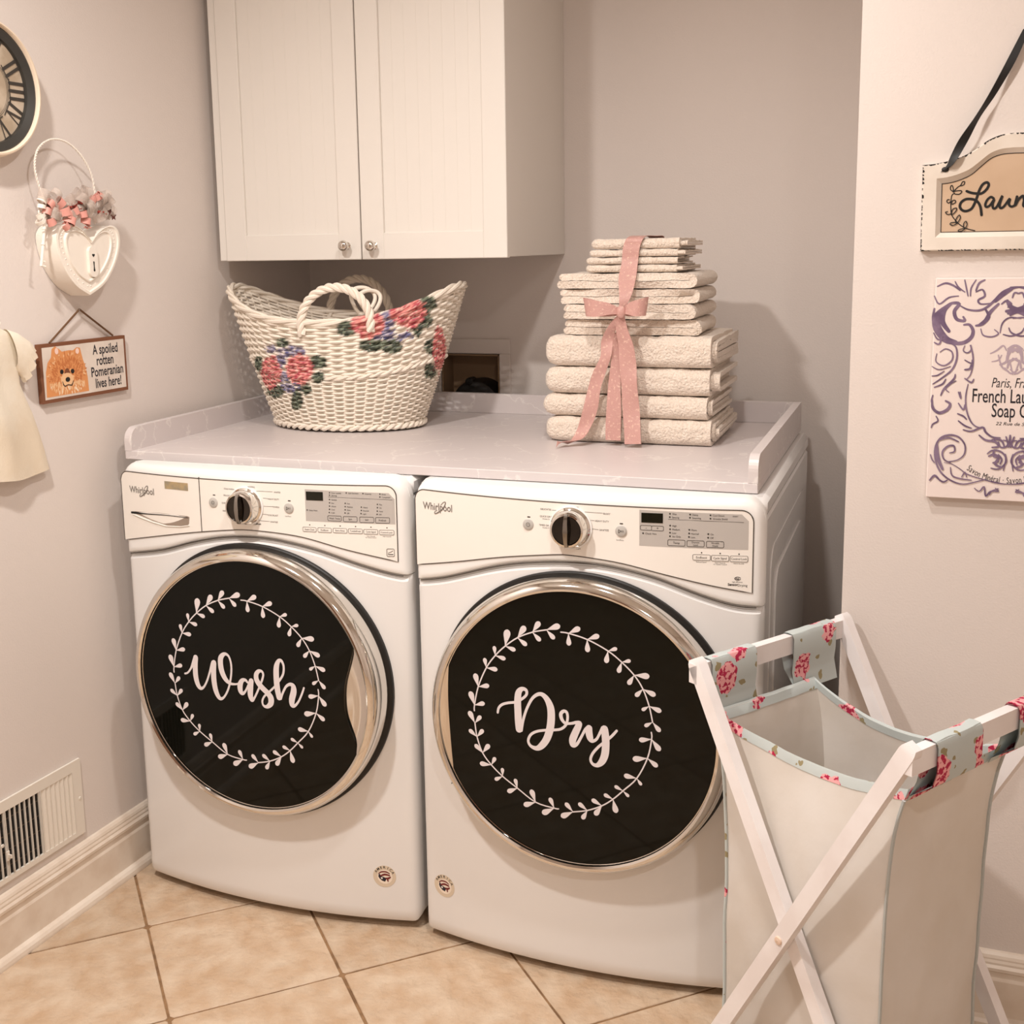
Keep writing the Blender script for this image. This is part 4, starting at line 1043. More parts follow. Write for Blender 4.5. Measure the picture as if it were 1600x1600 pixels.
# clock: circle through three measured points of the frame's outer edge
pa, pb, pc = [np.array(lw(*p, .040)) for p in ((63, 131), (0, 246), (0, 31))]
def circ3(a, b, c):
    A = np.array([b-a, c-a])*2; B = np.array([b@b-a@a, c@c-a@a]); o = np.linalg.solve(A, B); return o, np.linalg.norm(o-a)
cc, CRr = circ3(pa, pb, pc)
print('clock', cc, CRr)
t = thing('wall_clock', LW(cc[0], cc[1], 0), 'round cream wall clock with a dark inner rim and Roman numerals', 'clock')
obj('frame', latheL([(CRr*.97, .001), (CRr, .008), (CRr, .026), (CRr*.985, .036), (CRr*.965, .042), (CRr*.94, .043), (CRr*.925, .040), (CRr*.92, .03)], cc, 72), M_cream, t)
obj('inner_rim', latheL([(CRr*.925, .034), (CRr*.90, .035), (CRr*.80, .028), (CRr*.79, .020)], cc, 72), M_bronze, t)
obj('dial', latheL([(CRr*.80, .021), (.0005, .0215)], cc, 72), M_dial, t)
def numeral(s, ang, r0, h):
    g = []; adv = {'I': .024, 'V': .034, 'X': .034}; tot = sum(adv[c] for c in s); x = -tot/2; k = h/.065
    tr = lambda a, b, w_: LW(cc[0]+math.cos(ang)*(r0+b*k)+math.sin(ang)*a*k, cc[1]+math.sin(ang)*(r0+b*k)-math.cos(ang)*a*k, w_)
    for c in s:
        m = x+adv[c]/2
        if c == 'I': g.append([(m, -.03), (m, .03), .0105])
        else:
            lo_ = -.03
            if c == 'V': g.append([(m-.012, .03), (m, lo_), .008]); g.append([(m+.012, .03), (m, lo_), .004])
            else: g.append([(m-.012, .03), (m+.012, lo_), .008]); g.append([(m+.012, .03), (m-.012, lo_), .004])
        x += adv[c]
    out = []
    for a, b, wd in g:
        a_, b_ = np.array(a), np.array(b); out.append(stroke([(*a_, wd), (*((a_+b_)/2), wd), (*b_, wd)], tr, .0222, 1))
    for yy in (-.0315, .0315): out.append(stroke([(-tot/2, yy, .004), (tot/2, yy, .004)], tr, .0224, 1))
    return join(*out)
for k, s in enumerate(('III', 'II', 'I', 'XII', 'XI', 'X', 'IX', 'VIII', 'VII', 'VI', 'V', 'IIII')):
    obj('numeral', numeral(s if s != 'IIII' else 'IV', PI*2*k/12, CRr*.64, CRr*.30), M_num, t, False)
obj('minute_track', join(latheL([(CRr*.475, .0222), (CRr*.468, .0222)], cc), latheL([(CRr*.45, .0222), (CRr*.445, .0222)], cc)), M_num, t, False)
obj('hour_hand', join(stroke([(cc[0], cc[1], .010), (cc[0]-CRr*.2, cc[1]+CRr*.2, .014), (cc[0]-CRr*.36, cc[1]+CRr*.34, .002)], LW, .026), flat(circ(cc[0], cc[1], .012), LW, .0262)), M_num, t, False)
obj('minute_hand', stroke([(cc[0], cc[1], .008), (cc[0]-CRr*.35, cc[1]-CRr*.12, .010), (cc[0]-CRr*.62, cc[1]-CRr*.22, .002)], LW, .028), M_num, t, False)

# heart-shaped tin wall pocket with flowers
HW = .054
hp = [(144, 377), (152, 366), (163, 356), (175, 352), (184, 358), (188, 374), (186, 395), (178, 420), (163, 445), (141, 462), (120, 448), (103, 425), (92, 398), (87, 372), (90, 358), (98, 351), (112, 350), (126, 357), (136, 367)]
ho = [np.array(lw(*p, HW)) for p in hp]
hs = [tuple(q) for q in catmull(ho[:10], 5)][:-1]+[tuple(q) for q in catmull(ho[9:]+[ho[0]], 5)][:-1]
hc = np.mean(np.array(hs), 0)
t = thing('heart_wall_pocket', LW(hc[0], hc[1], 0), 'white heart-shaped tin wall pocket with a keyhole and pink flowers on the left wall', 'wall decor')
A2 = sum(hs[k-1][0]*hs[k][1]-hs[k][0]*hs[k-1][1] for k in range(len(hs)))
if A2 < 0: hs = hs[::-1]
def hring(f): return [tuple(hc+(np.array(p)-hc)*f) for p in hs]
def hloft(levels, capf=True):
    V, F = [], []; n = len(hs)
    for f, w_ in levels: V += [LW(u, v, w_) for u, v in hring(f)]
    for i in range(len(levels)-1):
        for k in range(n): k2 = (k+1) % n; F.append((i*n+k, i*n+k2, (i+1)*n+k2, (i+1)*n+k))
    if capf: F.append(tuple((len(levels)-1)*n+k for k in range(n)))
    return V, F
body = obj('heart_body', hloft([(1.0, .001), (1.0, HW-.004), (.985, HW), (.93, HW+.0005), (.90, HW-.002), (.74, HW-.003), (.72, HW+.001), (.69, HW+.0012), (.67, HW-.002)]), M_tin, t, True, 30)
bd = []
for k in range(0, len(hs), 2):
    p = hc+(np.array(hs[k])-hc)*.82; V_, F_ = lathe([(.0022, 0), (.0016, .0012), (.0002, .0018)], 6); bd.append(([LW(p[0]+x, p[1]+y, HW-.003+z) for x, y, z in V_], F_))
o = obj('beading', join(*bd), M_tin, body); o['kind'] = 'stuff'
ku, kv = lw(144, 409, HW); kdy = (lw(144, 388, HW)[1]-lw(143, 436, HW)[1])/2; kw = .0125
pl = obj('keyhole_plate', prism(rrect(ku-kw, kv-kdy, ku+kw, kv+kdy, kw*.98, 8), LW, HW-.002, HW+.0045), M_tin, body, False)
hh = [(ku+.0045*16*math.sin(a)**3/17, kv+kdy*.42+.0045*(13*math.cos(a)-5*math.cos(2*a)-2*math.cos(3*a)-math.cos(4*a))/17) for a in np.linspace(0, 2*PI, 25)[:-1]]
obj('keyhole', join(flat(hh, LW, HW+.0048), stroke([(ku, kv-.001, .0042), (ku, kv-.010, .0028), (ku, kv-.018, .0052)], LW, HW+.0048)), M_black, pl, False)
def LP(px, py, w_): u, v = lw(px, py, w_); return np.array(LW(u, v, w_))
hpth = catmull([LP(*p) for p in ((72, 318, .03), (62, 295, .03), (54, 260, .03), (60, 232, .03), (80, 218, .03), (105, 223, .034), (128, 245, .038), (143, 275, .04), (149, 312, .04))], 10)
def wirefn(u):
    i = u*(len(hpth)-1); a = int(min(i, len(hpth)-2)); p = hpth[a]+(hpth[a+1]-hpth[a])*(i-a); tt = hpth[a+1]-hpth[a]; tt = tt/np.linalg.norm(tt); e1 = np.cross(tt, (1, 0, 0)); e1 /= np.linalg.norm(e1); return p, e1, np.cross(tt, e1)
obj('wire_handle', twist(wirefn, 150, .0013, .0013, 26, 2, False, 4), M_tin, t)
key = join(tube([LP(70.5, 338, .05), LP(68, 375, .05), LP(64.5, 416, .05)], .0032, 10), tube([LP(67.5+7*math.cos(a), 331+7*math.sin(a), .05) for a in np.linspace(0, 2*PI, 17)[:-1]], .002, 6, True),
           tube([LP(69.3, 356, .05), LP(69.1, 359, .05)], .0045, 10), tube([LP(67.5, 380, .05), LP(67.3, 383, .05)], .0045, 10), tube([LP(65, 415, .05), LP(71, 417, .052)], .0026, 6), tube([LP(65.5, 408, .05), LP(70.5, 409.5, .052)], .0022, 6))
obj('key', key, M_tin, t)
rnd = random.Random(4)
def bloomstrip(px, py, w0, ang, ln, wd):
    c_ = LP(px, py, w0); ax = np.array(LW(math.cos(ang), math.sin(ang), 0))-np.array(LW(0, 0, 0)); nm = np.array([1., -.05, 0]); sd = np.cross(ax, nm)
    P = [c_, c_+ax*ln*.35+nm*ln*.45, c_+ax*ln*.8+nm*ln*.5, c_+ax*ln+nm*ln*.1, c_+ax*ln*.6-nm*ln*.05, c_+nm*.002]
    C = catmull(P, 5); return strip(C, [sd*wd*(.5+.5*math.sin(PI*min(1, .15+k/len(C)*.8))) for k in range(len(C))], .0004)
for px, py, an, ln, wd in ((78, 336, 2.7, .024, .007), (80, 330, 2.2, .026, .008), (86, 326, .9, .026, .008), (90, 334, .3, .028, .009), (84, 341, 3.6, .024, .008), (98, 340, -.4, .028, .008), (106, 335, .5, .026, .008), (112, 342, 2.7, .026, .008), (118, 337, .2, .026, .007), (126, 344, -.2, .022, .007), (104, 346, 4.0, .020, .007), (142, 313, .5, .022, .006), (148, 318, 2.5, .020, .006), (152, 313, 1.2, .018, .006)):
    obj('pink_bow', bloomstrip(px, py, .05, an, ln, wd), M_pink, t)
def cluster(cen, spread, n, size, w0):
    out = []
    for _ in range(n):
        px, py = cen[0]+rnd.gauss(0, spread[0]), cen[1]+rnd.gauss(0, spread[1]); c_ = LP(px, py, w0+rnd.uniform(-.008, .01)); V_, F_ = lathe([(.0003, -.6), (.7, -.4), (1., .1), (.5, .7), (.02, .9)], 6)
        s = size*rnd.uniform(.6, 1.2); out.append(([c_+np.array((x*s, y*s, z*s)) for x, y, z in V_], F_))
    return join(*out)
for nm, cen, spr, n, sz, mt in (('dried_flower', (112, 322), (6, 4), 26, .0036, M_red), ('dried_flower', (126, 318), (5, 4), 16, .0032, M_red), ('dried_flower', (158, 334), (4, 3), 12, .0034, M_red), ('dried_flower', (138, 352), (3, 4), 8, .003, M_pink)):
    o = obj(nm, cluster(cen, spr, n, sz, .05), mt, t); o['kind'] = 'stuff'
for px, py in ((175, 338), (171, 332)):
    u, v = lw(px, py, .05); obj('star_petal', flat([(u+.0105*(1 if k % 2 == 0 else .5)*math.cos(k*PI/5+px), v+.0105*(1 if k % 2 == 0 else .5)*math.sin(k*PI/5+px)) for k in range(10)], LW, .052+(px-170)*.0004), M_brownp, t, False)
tl_ = []
for k in range(46):
    px, py = rnd.uniform(72, 168), rnd.uniform(312, 346); an = rnd.uniform(.3, 2.8); tl_.append(bloomstrip(px, py, .035+rnd.uniform(0, .018), an, rnd.uniform(.016, .034), rnd.uniform(.006, .012)))
o = obj('tulle', join(*tl_), M_tulle, t); o['kind'] = 'stuff'
wl = [bloomstrip(px, py, .05, an, ln, .004) for px, py, an, ln in ((70, 322, 2.5, .026), (70, 326, 2.9, .022), (68, 332, 3.6, .024), (66, 336, 3.9, .028))]
obj('white_ribbon_ends', join(*wl), M_tin, t)

# plaque with the dog
PT = .011
q = [lw(*p, PT) for p in ((60, 541), (195.5, 521.5), (199.5, 607), (67.5, 634))]
u0, u1 = (q[0][0]+q[3][0])/2, (q[1][0]+q[2][0])/2; v1, v0 = (q[0][1]+q[1][1])/2, (q[2][1]+q[3][1])/2
t = thing('dog_plaque', LW((u0+u1)/2, v0, 0), 'small wooden plaque with an orange dog portrait and lettering, hung by a cord', 'sign')
obj('board', prism([(u0, v0), (u1, v0), (u1, v1), (u0, v1)], LW, .001, PT), M_plyedge, t, False)
b = .0075
face = obj('printed_face', flat([(u0+b, v0+b), (u1-b*.8, v0+b), (u1-b*.8, v1-b), (u0+b, v1-b)], LW, PT+.0003), M_print, t, False)
pw, ph = u1-u0, v1-v0
PQ = lambda a, b_: (u0+pw*a, v0+ph*b_)     # fractions of the plaque
ctext = []
for s, fy_, fx, wd in (('A spoiled', .795, .745, .30), ('rotten', .60, .735, .20), ('Pomeranian', .405, .755, .385), ('lives here!', .20, .760, .31)):
    V_, F_ = text2d(s, 1., 0, 1., 'CENTER'); wq = max(a for a, b_ in V_)-min(a for a, b_ in V_); xs = pw*wd/wq; c_ = PQ(fx, fy_); ctext.append(text(s, c_[0], c_[1]-.009, .0300, LW, PT+.0008, align='CENTER', xs=xs/.0300, bold=.012))
obj('lettering', join(*ctext), M_navy, face, False)
# dog portrait: flat print in layered fur strokes
dogm = {k: mat('dog_'+k, c, .7) for k, c in (('rust', (196, 118, 66)), ('orange', (216, 146, 90)), ('light', (232, 188, 142)), ('pale', (240, 214, 184)), ('brown', (120, 70, 42)), ('ear', (240, 206, 190)))}
DC = (.285, .44)
sil = [(.045, .10), (.05, .30), (.055, .52), (.08, .68), (.12, .76), (.135, .90), (.17, .945), (.215, .89), (.245, .84), (.32, .85), (.37, .84), (.41, .885), (.45, .87), (.46, .78), (.475, .66), (.50, .52), (.515, .35), (.52, .10)]
obj('dog_silhouette', flat([PQ(a, b_) for a, b_ in sil][::-1], LW, PT+.0005), dogm['orange'], face, False)
fur = {k: [] for k in dogm}
for k in range(420):
    a = rnd.uniform(0, 2*PI); r = math.sqrt(rnd.uniform(.02, 1)); fx, fy_ = DC[0]+.215*r*math.cos(a), DC[1]+.36*r*math.sin(a)
    if not (.05 < fx < .515 and .1 < fy_ < .85): continue
    ln = rnd.uniform(.03, .07); dx, dy = math.cos(a)*.5, math.sin(a)*1.
    if fy_ < .35: dx, dy = math.cos(a)*.3, -1
    key_ = 'rust' if .35 < r < .8 and fy_ > .33 else ('light' if fy_ < .33 else rnd.choice(['orange', 'light', 'rust']))
    if fy_ < .28 and rnd.random() < .4: key_ = 'pale'
    P0, P1 = PQ(fx, fy_), PQ(fx+dx*ln*.6, fy_+dy*ln)
    if PQ(.52, 0)[0] > P1[0] > PQ(.045, 0)[0] and P1[1] > v0+ph*.09: fur[key_].append(stroke([(*P0, .0030), ((P0[0]+P1[0])/2, (P0[1]+P1[1])/2+.0004, .0026), (*P1, .0006)], LW, PT+.0006+rnd.uniform(0, .0002), 1))
for k, g in fur.items():
    if g: o = obj('fur_'+k, join(*g), dogm[k], face, False); o['kind'] = 'stuff'
def el(a, b_, ra, rb, m, nm, w_): obj(nm, flat(circ(*PQ(a, b_), pw*ra, 20, ph*rb), LW, PT+w_), m, face, False)
el(.185, .86, .020, .055, dogm['ear'], 'ear', .0010); el(.415, .82, .020, .05, dogm['ear'], 'ear', .0010)
el(.28, .36, .072, .11, dogm['light'], 'muzzle', .0010); el(.285, .42, .035, .13, dogm['brown'], 'brow', .00095)
el(.225, .50, .020, .040, M_black, 'eye', .0012); el(.345, .485, .020, .040, M_black, 'eye', .0012)
el(.285, .355, .026, .042, M_black, 'nose', .0012)
obj('mouth', join(stroke([(*PQ(.225, .33), .0014), (*PQ(.245, .25), .0022), (*PQ(.285, .265), .0018), (*PQ(.325, .25), .0022), (*PQ(.345, .32), .0014)], LW, PT+.0012)), M_black, face, False)
nl_ = LP(124, 484, .012)
c1, c2 = LP(77, 536, PT*.8), LP(176, 524, PT*.8)
obj('cord', join(tube([c1, nl_+np.array((0, 0, .001))], .0022, 7), tube([nl_+np.array((0, 0, .001)), c2], .0022, 7)), M_cord, t)
obj('nail', join(tube([LP(124, 484, .0), LP(124, 484, .017)], .0016, 8)), M_chromed, t)

# floor register (vent) set in the left wall above the baseboard
a_, b_ = lw(125, 1184, .006), lw(133.5, 1300, .006)
ve1 = (a_[0]+b_[0])/2; vz1, vz0 = a_[1], b_[1]; ve0 = ve1-.345
t = thing('wall_register', LW((ve0+ve1)/2, vz0, 0), 'white metal wall register with upright louvres above the left baseboard', 'vent')
# louvre geometry: two banks of seven upright slots
sa_, sb_ = lw(12, 1266, .006), lw(65, 1335, .006)
ra_, rb_ = lw(69, 1234, .006), lw(117.5, 1300, .006)
z0_, z1_ = (sb_[1]+rb_[1])/2-.003, (sa_[1]+ra_[1])/2+.001
xs0, xs1, xs2 = lw(10.5, 1300, .006)[0], lw(66.5, 1290, .006)[0], lw(116.5, 1260, .006)[0]
xl_ = xs0-(xs1-xs0)+.0   # third bank beyond the picture edge
P_ = .006
fr = [((ve0, vz0), (ve1, z0_)), ((ve0, z1_), (ve1, vz1)), ((ve0, z0_), (xl_, z1_)), ((xs2, z0_), (ve1, z1_))]
def bx(u0, v0, u1, v1, w0, w1): return prism([(u0, v0), (u1, v0), (u1, v1), (u0, v1)], LW, w0, w1)
pl = obj('faceplate', join(*[bx(a[0], a[1], b[0], b[1], .0005, P_) for a, b in fr]), M_metalw, t, False)
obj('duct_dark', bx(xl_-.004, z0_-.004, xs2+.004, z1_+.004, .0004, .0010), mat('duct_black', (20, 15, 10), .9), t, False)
def bank(xa, xb, closed):
    w_ = (xb-xa)/7
    for k in range(8):
        x = xa+w_*k; obj('louvre', bx(x-.0009, z0_, x+.0009, z1_, .0015, P_), M_metalw, t, False)
    if closed:
        for k in range(7): x = xa+w_*k; obj('damper_blade', ([LW(x+.001, z0_, .0014), LW(x+w_-.001, z0_, .0052), LW(x+w_-.001, z1_, .0052), LW(x+.001, z1_, .0014)], [(0, 1, 2, 3)]), M_metalw, t, False)
    else:
        for k in range(4): z = z0_+(z1_-z0_)*(.14+.24*k); obj('damper_bar', bx(xa, z-.001, xb, z+.001, .0011, .0016), mat('damper_brown', (70, 56, 42), .6), t, False)
bank(xl_, xs0-.004, False); bank(xs0, xs1-.002, False); bank(xs1+.002, xs2, True)
lv = lw(15, 1338, .012); obj('lever', join(bx(lv[0]-.004, lv[1]-.010, lv[0]+.004, lv[1]+.010, .006, .009), bx(lv[0]-.0016, lv[1]-.003, lv[0]+.0016, lv[1]+.004, .006, .018)), M_metalw, t, False)
for p in ((125, 1247), (4, 1322)): u, v = lw(*p, .006); obj('screw', latheL([(.0042, .006), (.0036, .0074), (.0005, .0078)], (u, v), 14), M_metalw, t)

# little cream dress hanging at the left edge
dc_u = lw(0, 600, .02)[0]-.075
ol = [lw(*p, .025) for p in ((0, 513), (14, 514), (24, 528), (32, 560), (36, 601), (43, 618), (55, 645), (66, 676), (75, 706), (82, 735))]
t = thing('child_dress', LW(dc_u, ol[-1][1], 0), "cream cotton child's dress with a ruffled sleeve hanging on the left wall", 'dress')
zt_, zb_ = ol[0][1]+.012, ol[-1][1]
hw_pts = sorted([(p[1], p[0]-dc_u) for p in ol])
V_, F_ = [], []; nu, nv = 40, 30
for side in (1, -1):
    base = len(V_)
    for j in range(nv+1):
        v = zb_+(zt_-zb_)*j/nv; hw_ = float(np.interp(v, [p[0] for p in hw_pts], [p[1] for p in hw_pts]))
        for i in range(nu+1):
            s = -1+2*i/nu; fold = .006*math.sin(s*9+v*4)*(1-j/nv)**.7+.003*noise.noise(Vector((s*5, v*14, side)))
            bul = math.sqrt(max(0, 1-s*s)); w_ = .016+side*(.010*bul+.001)+(fold*bul if side > 0 else 0)
            V_.append(LW(dc_u+s*hw_, v+(.004*math.sin(s*6+1) if j == 0 else 0), w_))
    n = nu+1
    for j in range(nv):
        for i in range(nu):
            qd = (base+j*n+i, base+j*n+i+1, base+(j+1)*n+i+1, base+(j+1)*n+i); F_.append(qd if side > 0 else qd[::-1])
obj('bodice_and_skirt', (V_, F_), M_dress, t)
for sg in (1, -1):
    V_, F_ = [], []
    top = [lw(*p, .03) for p in ((14, 514), (32, 520), (52, 534), (60, 548))]; bot = [lw(*p, .03) for p in ((30, 574), (34, 582), (40, 590), (45, 598))]
    ns, nr = 14, 26
    for i in range(ns+1):
        s = i/ns; a = np.array([np.interp(s, [0, .35, .8, 1], [p[k] for p in top]) for k in (0, 1)]); c_ = np.array([np.interp(s, [0, .35, .8, 1], [p[k] for p in bot]) for k in (0, 1)])
        for j in range(nr):
            an = 2*PI*j/nr; m_ = (a+c_)/2+(a-c_)/2*math.cos(an); ruf = .004*math.sin(an*9)*(s**3)
            th = .016*(1-.1*s)+ruf
            uu = m_[0]+ruf*.7*(s > .8); uu = uu if sg > 0 else 2*dc_u-uu
            V_.append(LW(uu, m_[1], .019+th*math.sin(an)))
    for i in range(ns):
        for j in range(nr): j2 = (j+1) % nr; F_.append((i*nr+j, i*nr+j2, (i+1)*nr+j2, (i+1)*nr+j))
    obj('ruffled_sleeve', (V_, F_), M_dress, t)
hz = zt_+.03
obj('hanger', join(tube([LW(dc_u-.09, zt_-.003, .016), LW(dc_u, hz, .016), LW(dc_u+.09, zt_-.003, .016)], .004, 8), tube([LW(dc_u+.012*math.cos(a), hz+.035+.012*math.sin(a), .016) for a in np.linspace(-1.6, 3.0, 14)]+[LW(dc_u-.012, hz+.03, .004)], .0016, 6), tube([LW(dc_u, hz, .016), LW(dc_u, hz+.023, .016)], .0016, 6)), M_tin, t)

# ------------------------------------------------------------------ things on the right-hand wall
def RWl(u, v, w_=0.): return (u, YR-w_, v)
def rw(px, py, w_=0.): P = onY(px, py, YR-w_); return P[0], P[2]
# "Laundry" sign
SW = .014
cxs = rw(1599, 300, SW)[0]
def mirror(half):    # half outline from bottom-left up to the apex -> full outline
    return half+[(2*cxs-u, v) for u, v in half[::-1] if abs(u-cxs) > .002]
oh = [rw(*p, SW) for p in ((1438, 392.5), (1440, 320), (1442, 258), (1462, 256), (1484, 251), (1506, 243.5), (1525, 233), (1543, 220), (1562, 211.5), (1580, 208), (1599, 207))]
ih = [rw(*p, SW) for p in ((1470, 363), (1471, 320), (1472, 287), (1484, 285.5), (1500, 281), (1518, 272.5), (1534, 259), (1549, 247), (1565, 241), (1582, 239), (1599, 238.5))]
def up(h): return [h[0], h[1]]+[tuple(q) for q in catmull([np.array(p) for p in h[2:]], 4)]
O_, I_ = mirror(up(oh)), mirror(up(ih)); n = len(O_)
t = thing('laundry_sign', RWl(cxs, oh[0][1], 0), 'white distressed wooden sign with an arched top, script reading Laundry and a black ribbon', 'sign')
V_ = [RWl(*p, .001) for p in O_]+[RWl(*p, SW-.002) for p in O_]
s_in = lambda p, q, f: (p[0]+(q[0]-p[0])*f, p[1]+(q[1]-p[1])*f)
V_ += [RWl(*s_in(a, b, .06), SW) for a, b in zip(O_, I_)]+[RWl(*s_in(a, b, .72), SW) for a, b in zip(O_, I_)]+[RWl(*p, SW-.007) for p in I_]
F_ = []
for r in range(4):
    for k in range(n): k2 = (k+1) % n; F_.append((r*n+k, (r+1)*n+k, (r+1)*n+k2, r*n+k2))
F_.append(tuple(range(n)))
fr_ = obj('frame', (V_, F_), M_signw, t, False)
pn = obj('panel', flat(I_[::-1], RWl, SW-.0068), M_tan, t, False)
rnd = random.Random(12); chips = []
for k in range(n):
    a, b = np.array(O_[k]), np.array(O_[(k+1) % n]); L_ = np.linalg.norm(b-a); m_ = max(1, int(L_/.0035))
    for j in range(m_):
        if rnd.random() < .28: continue
        p = a+(b-a)*(j+rnd.random())/m_; d_ = (b-a)/L_; inn = (np.array(I_[k])-np.array(O_[k])); inn = inn/np.linalg.norm(inn)
        sz = rnd.uniform(.0007, .0026); ln_ = rnd.uniform(.001, .0045)
        chips.append(flat([tuple(p-d_*ln_), tuple(p+d_*ln_), tuple(p+d_*ln_*.4+inn*sz), tuple(p-d_*ln_*.5+inn*sz*1.4)], RWl, SW+.0003))
    if k % 2 == 0: pass
for k in range(0, len(I_)):
    a, b = I_[k], I_[(k+1) % n]; chips.append(stroke([(*a, .0011), (*b, .0011)], RWl, SW-.0062, 1))
o = obj('worn_edge_marks', join(*chips), M_black, fr_, False); o['kind'] = 'stuff'
sc_ = lambda x, y: rw(1470+x/12.308, 270+y/12.31, SW)
LAUN = [([(500, 350), (580, 380), (680, 395), (780, 395), (870, 330), (920, 250), (915, 195), (870, 182), (800, 230), (740, 340), (700, 460), (650, 590), (590, 690), (490, 735), (410, 715), (368, 650), (390, 570), (470, 510), (560, 500), (660, 520), (730, 580), (770, 680), (785, 810)], 46),
        ([(1020, 490), (965, 462), (895, 520), (857, 610), (880, 655), (950, 620), (1030, 505), (1000, 600), (1012, 680), (1080, 650), (1190, 435), (1135, 600), (1150, 675), (1220, 640), (1330, 495), (1312, 600), (1360, 648), (1425, 625)], 42),
        ([(1470, 455), (1430, 630), (1500, 510), (1585, 440), (1605, 520), (1592, 625), (1640, 645), (1700, 600)], 44),
        ([(1860, 470), (1790, 450), (1715, 540), (1730, 640), (1820, 600), (1960, 250), (1885, 560), (1912, 655), (1985, 620), (2050, 470), (2030, 640), (2085, 510), (2160, 480)], 42),
        ([(2215, 480), (2190, 600), (2245, 640), (2335, 490), (2285, 700), (2190, 840), (2140, 780), (2260, 670), (2360, 600)], 42)]
pxm = .00112/12.308*1.0
obj('script_lettering', join(*[stroke([(*sc_(x, y), w_*pxm) for x, y in P], RWl, SW-.0062+.0002*k, 5) for k, (P, w_) in enumerate(LAUN)]), M_black, pn, False)
SPR = [[(265, 390), (215, 430), (195, 550), (195, 700), (205, 800), (270, 900), (340, 975), (430, 1040), (520, 1080), (655, 1112)], [(240, 360), (190, 320), (190, 260), (220, 240), (240, 300), (245, 350), (330, 270), (380, 240), (420, 170), (460, 170), (440, 230), (360, 250)], [(240, 370), (300, 345), (390, 340), (400, 370), (350, 410), (270, 405)], [(185, 550), (150, 580), (115, 550), (130, 515), (165, 515)], [(200, 590), (230, 530), (280, 530), (280, 570), (215, 605)], [(190, 790), (130, 800), (90, 760), (130, 745)], [(205, 780), (230, 700), (300, 675), (300, 720), (240, 790), (210, 800)], [(280, 930), (310, 860), (360, 810), (375, 870), (330, 945), (290, 960)], [(320, 970), (240, 1010), (180, 990), (200, 960), (290, 950)], [(440, 1050), (440, 980), (485, 930), (505, 990), (480, 1060)], [(470, 1070), (400, 1125), (335, 1120), (360, 1090), (450, 1070)]]
obj('leaf_sprig', join(*[stroke([(*sc_(x, y), 17*pxm) for x, y in P], RWl, SW-.0063+.00012*q_, 4) for q_, P in enumerate(SPR)]), M_black, pn, False)
obj('leaf_sprig', join(*[stroke([(2*cxs-sc_(x, y)[0], sc_(x, y)[1], 17*pxm) for x, y in P], RWl, SW-.0063+.00012*q_, 4) for q_, P in enumerate(SPR)]), M_black, pn, False)
nl2 = np.array(RWl(*rw(1607, 40, .006), .006))
for sg in (0, 1):
    P = [((1476, 266), .0155, (.006, 0, .003)), ((1484, 258), .019, (.0045, -.003, 0)), ((1492, 244), .021, (.0068, -.002, 0)), ((1506, 218), .019, (.0075, .003, 0)), ((1528, 182), .016, (.0040, .006, 0)), ((1552, 145), .013, (.0055, .004, 0)), ((1580, 95), .010, (.0070, .0, 0)), ((1604, 45), .007, (.005, 0, 0))]
    C_ = []; W_ = []
    for (p, w_, hv) in P:
        u, v = rw(*p, w_); u = 2*cxs-u if sg else u; C_.append(np.array(RWl(u, v, w_))); W_.append(np.array((-hv[0] if sg else hv[0], hv[1], hv[2])))
    obj('hanging_ribbon', strip(catmull(C_, 6), catmull(W_, 6), .0004), M_black, t)
    u, v = rw(1477, 265, SW); u = 2*cxs-u if sg else u; obj('ribbon_knot', ([RWl(u+x*.8, v+y*.6, SW+z*.5) for x, y, z in lathe([(.0005, -.006), (.006, -.003), (.0075, .001), (.004, .006), (.0005, .007)], 12)[0]], lathe([(.0005, -.006), (.006, -.003), (.0075, .001), (.004, .006), (.0005, .007)], 12)[1]), M_black, t)
obj('nail', tube([nl2+np.array((0, .006, .004)), nl2+np.array((0, -.006, .005))], .0022, 8), M_chromed, t)

# canvas print
AW = .017
au0, av1 = rw(1457.5, 434.5, AW); av0 = rw(1451, 777, AW)[1]; au0 = (au0+rw(1451, 777, AW)[0])/2
acx = rw(1583, 600, AW)[0]; au1 = 2*acx-au0
t = thing('canvas_print', RWl(acx, av0, 0), 'white canvas print with purple scrollwork reading French Laundry Soap Co below the laundry sign', 'picture')
cv_ = obj('stretched_canvas', box((au0, YR-AW, av0), (au1, YR-.0008, av1), .0015), M_art, t, False)
ac = lambda x, y: rw(1400+x/4., 400+y/4., AW)
tx = []
for s, x, y, wd, size, sh, bold, al in (('Paris, France', 597, 820, 260, .024, .25, -.004, 'L'), ('French Laundry', 476, 912, None, .0335, 0, .006, 'L'), ('Soap Co.', 596, 1005, None, .0335, 0, .006, 'L'), ('22 Rue de St. Lazare', 622, 1056, None, .0080, .25, 0, 'L')):
    u, v = ac(x, y); xs = {0: .80}.get(0)
    if s.startswith('Paris'): xs = .62
    if s.startswith('French'): xs = .585
    if s.startswith('Soap'): xs = .585
    if s.startswith('22'): xs = 1.15
    tx.append(text(s, u, v, size, RWl, AW+.0004, xs=xs, shear=sh, bold=bold))
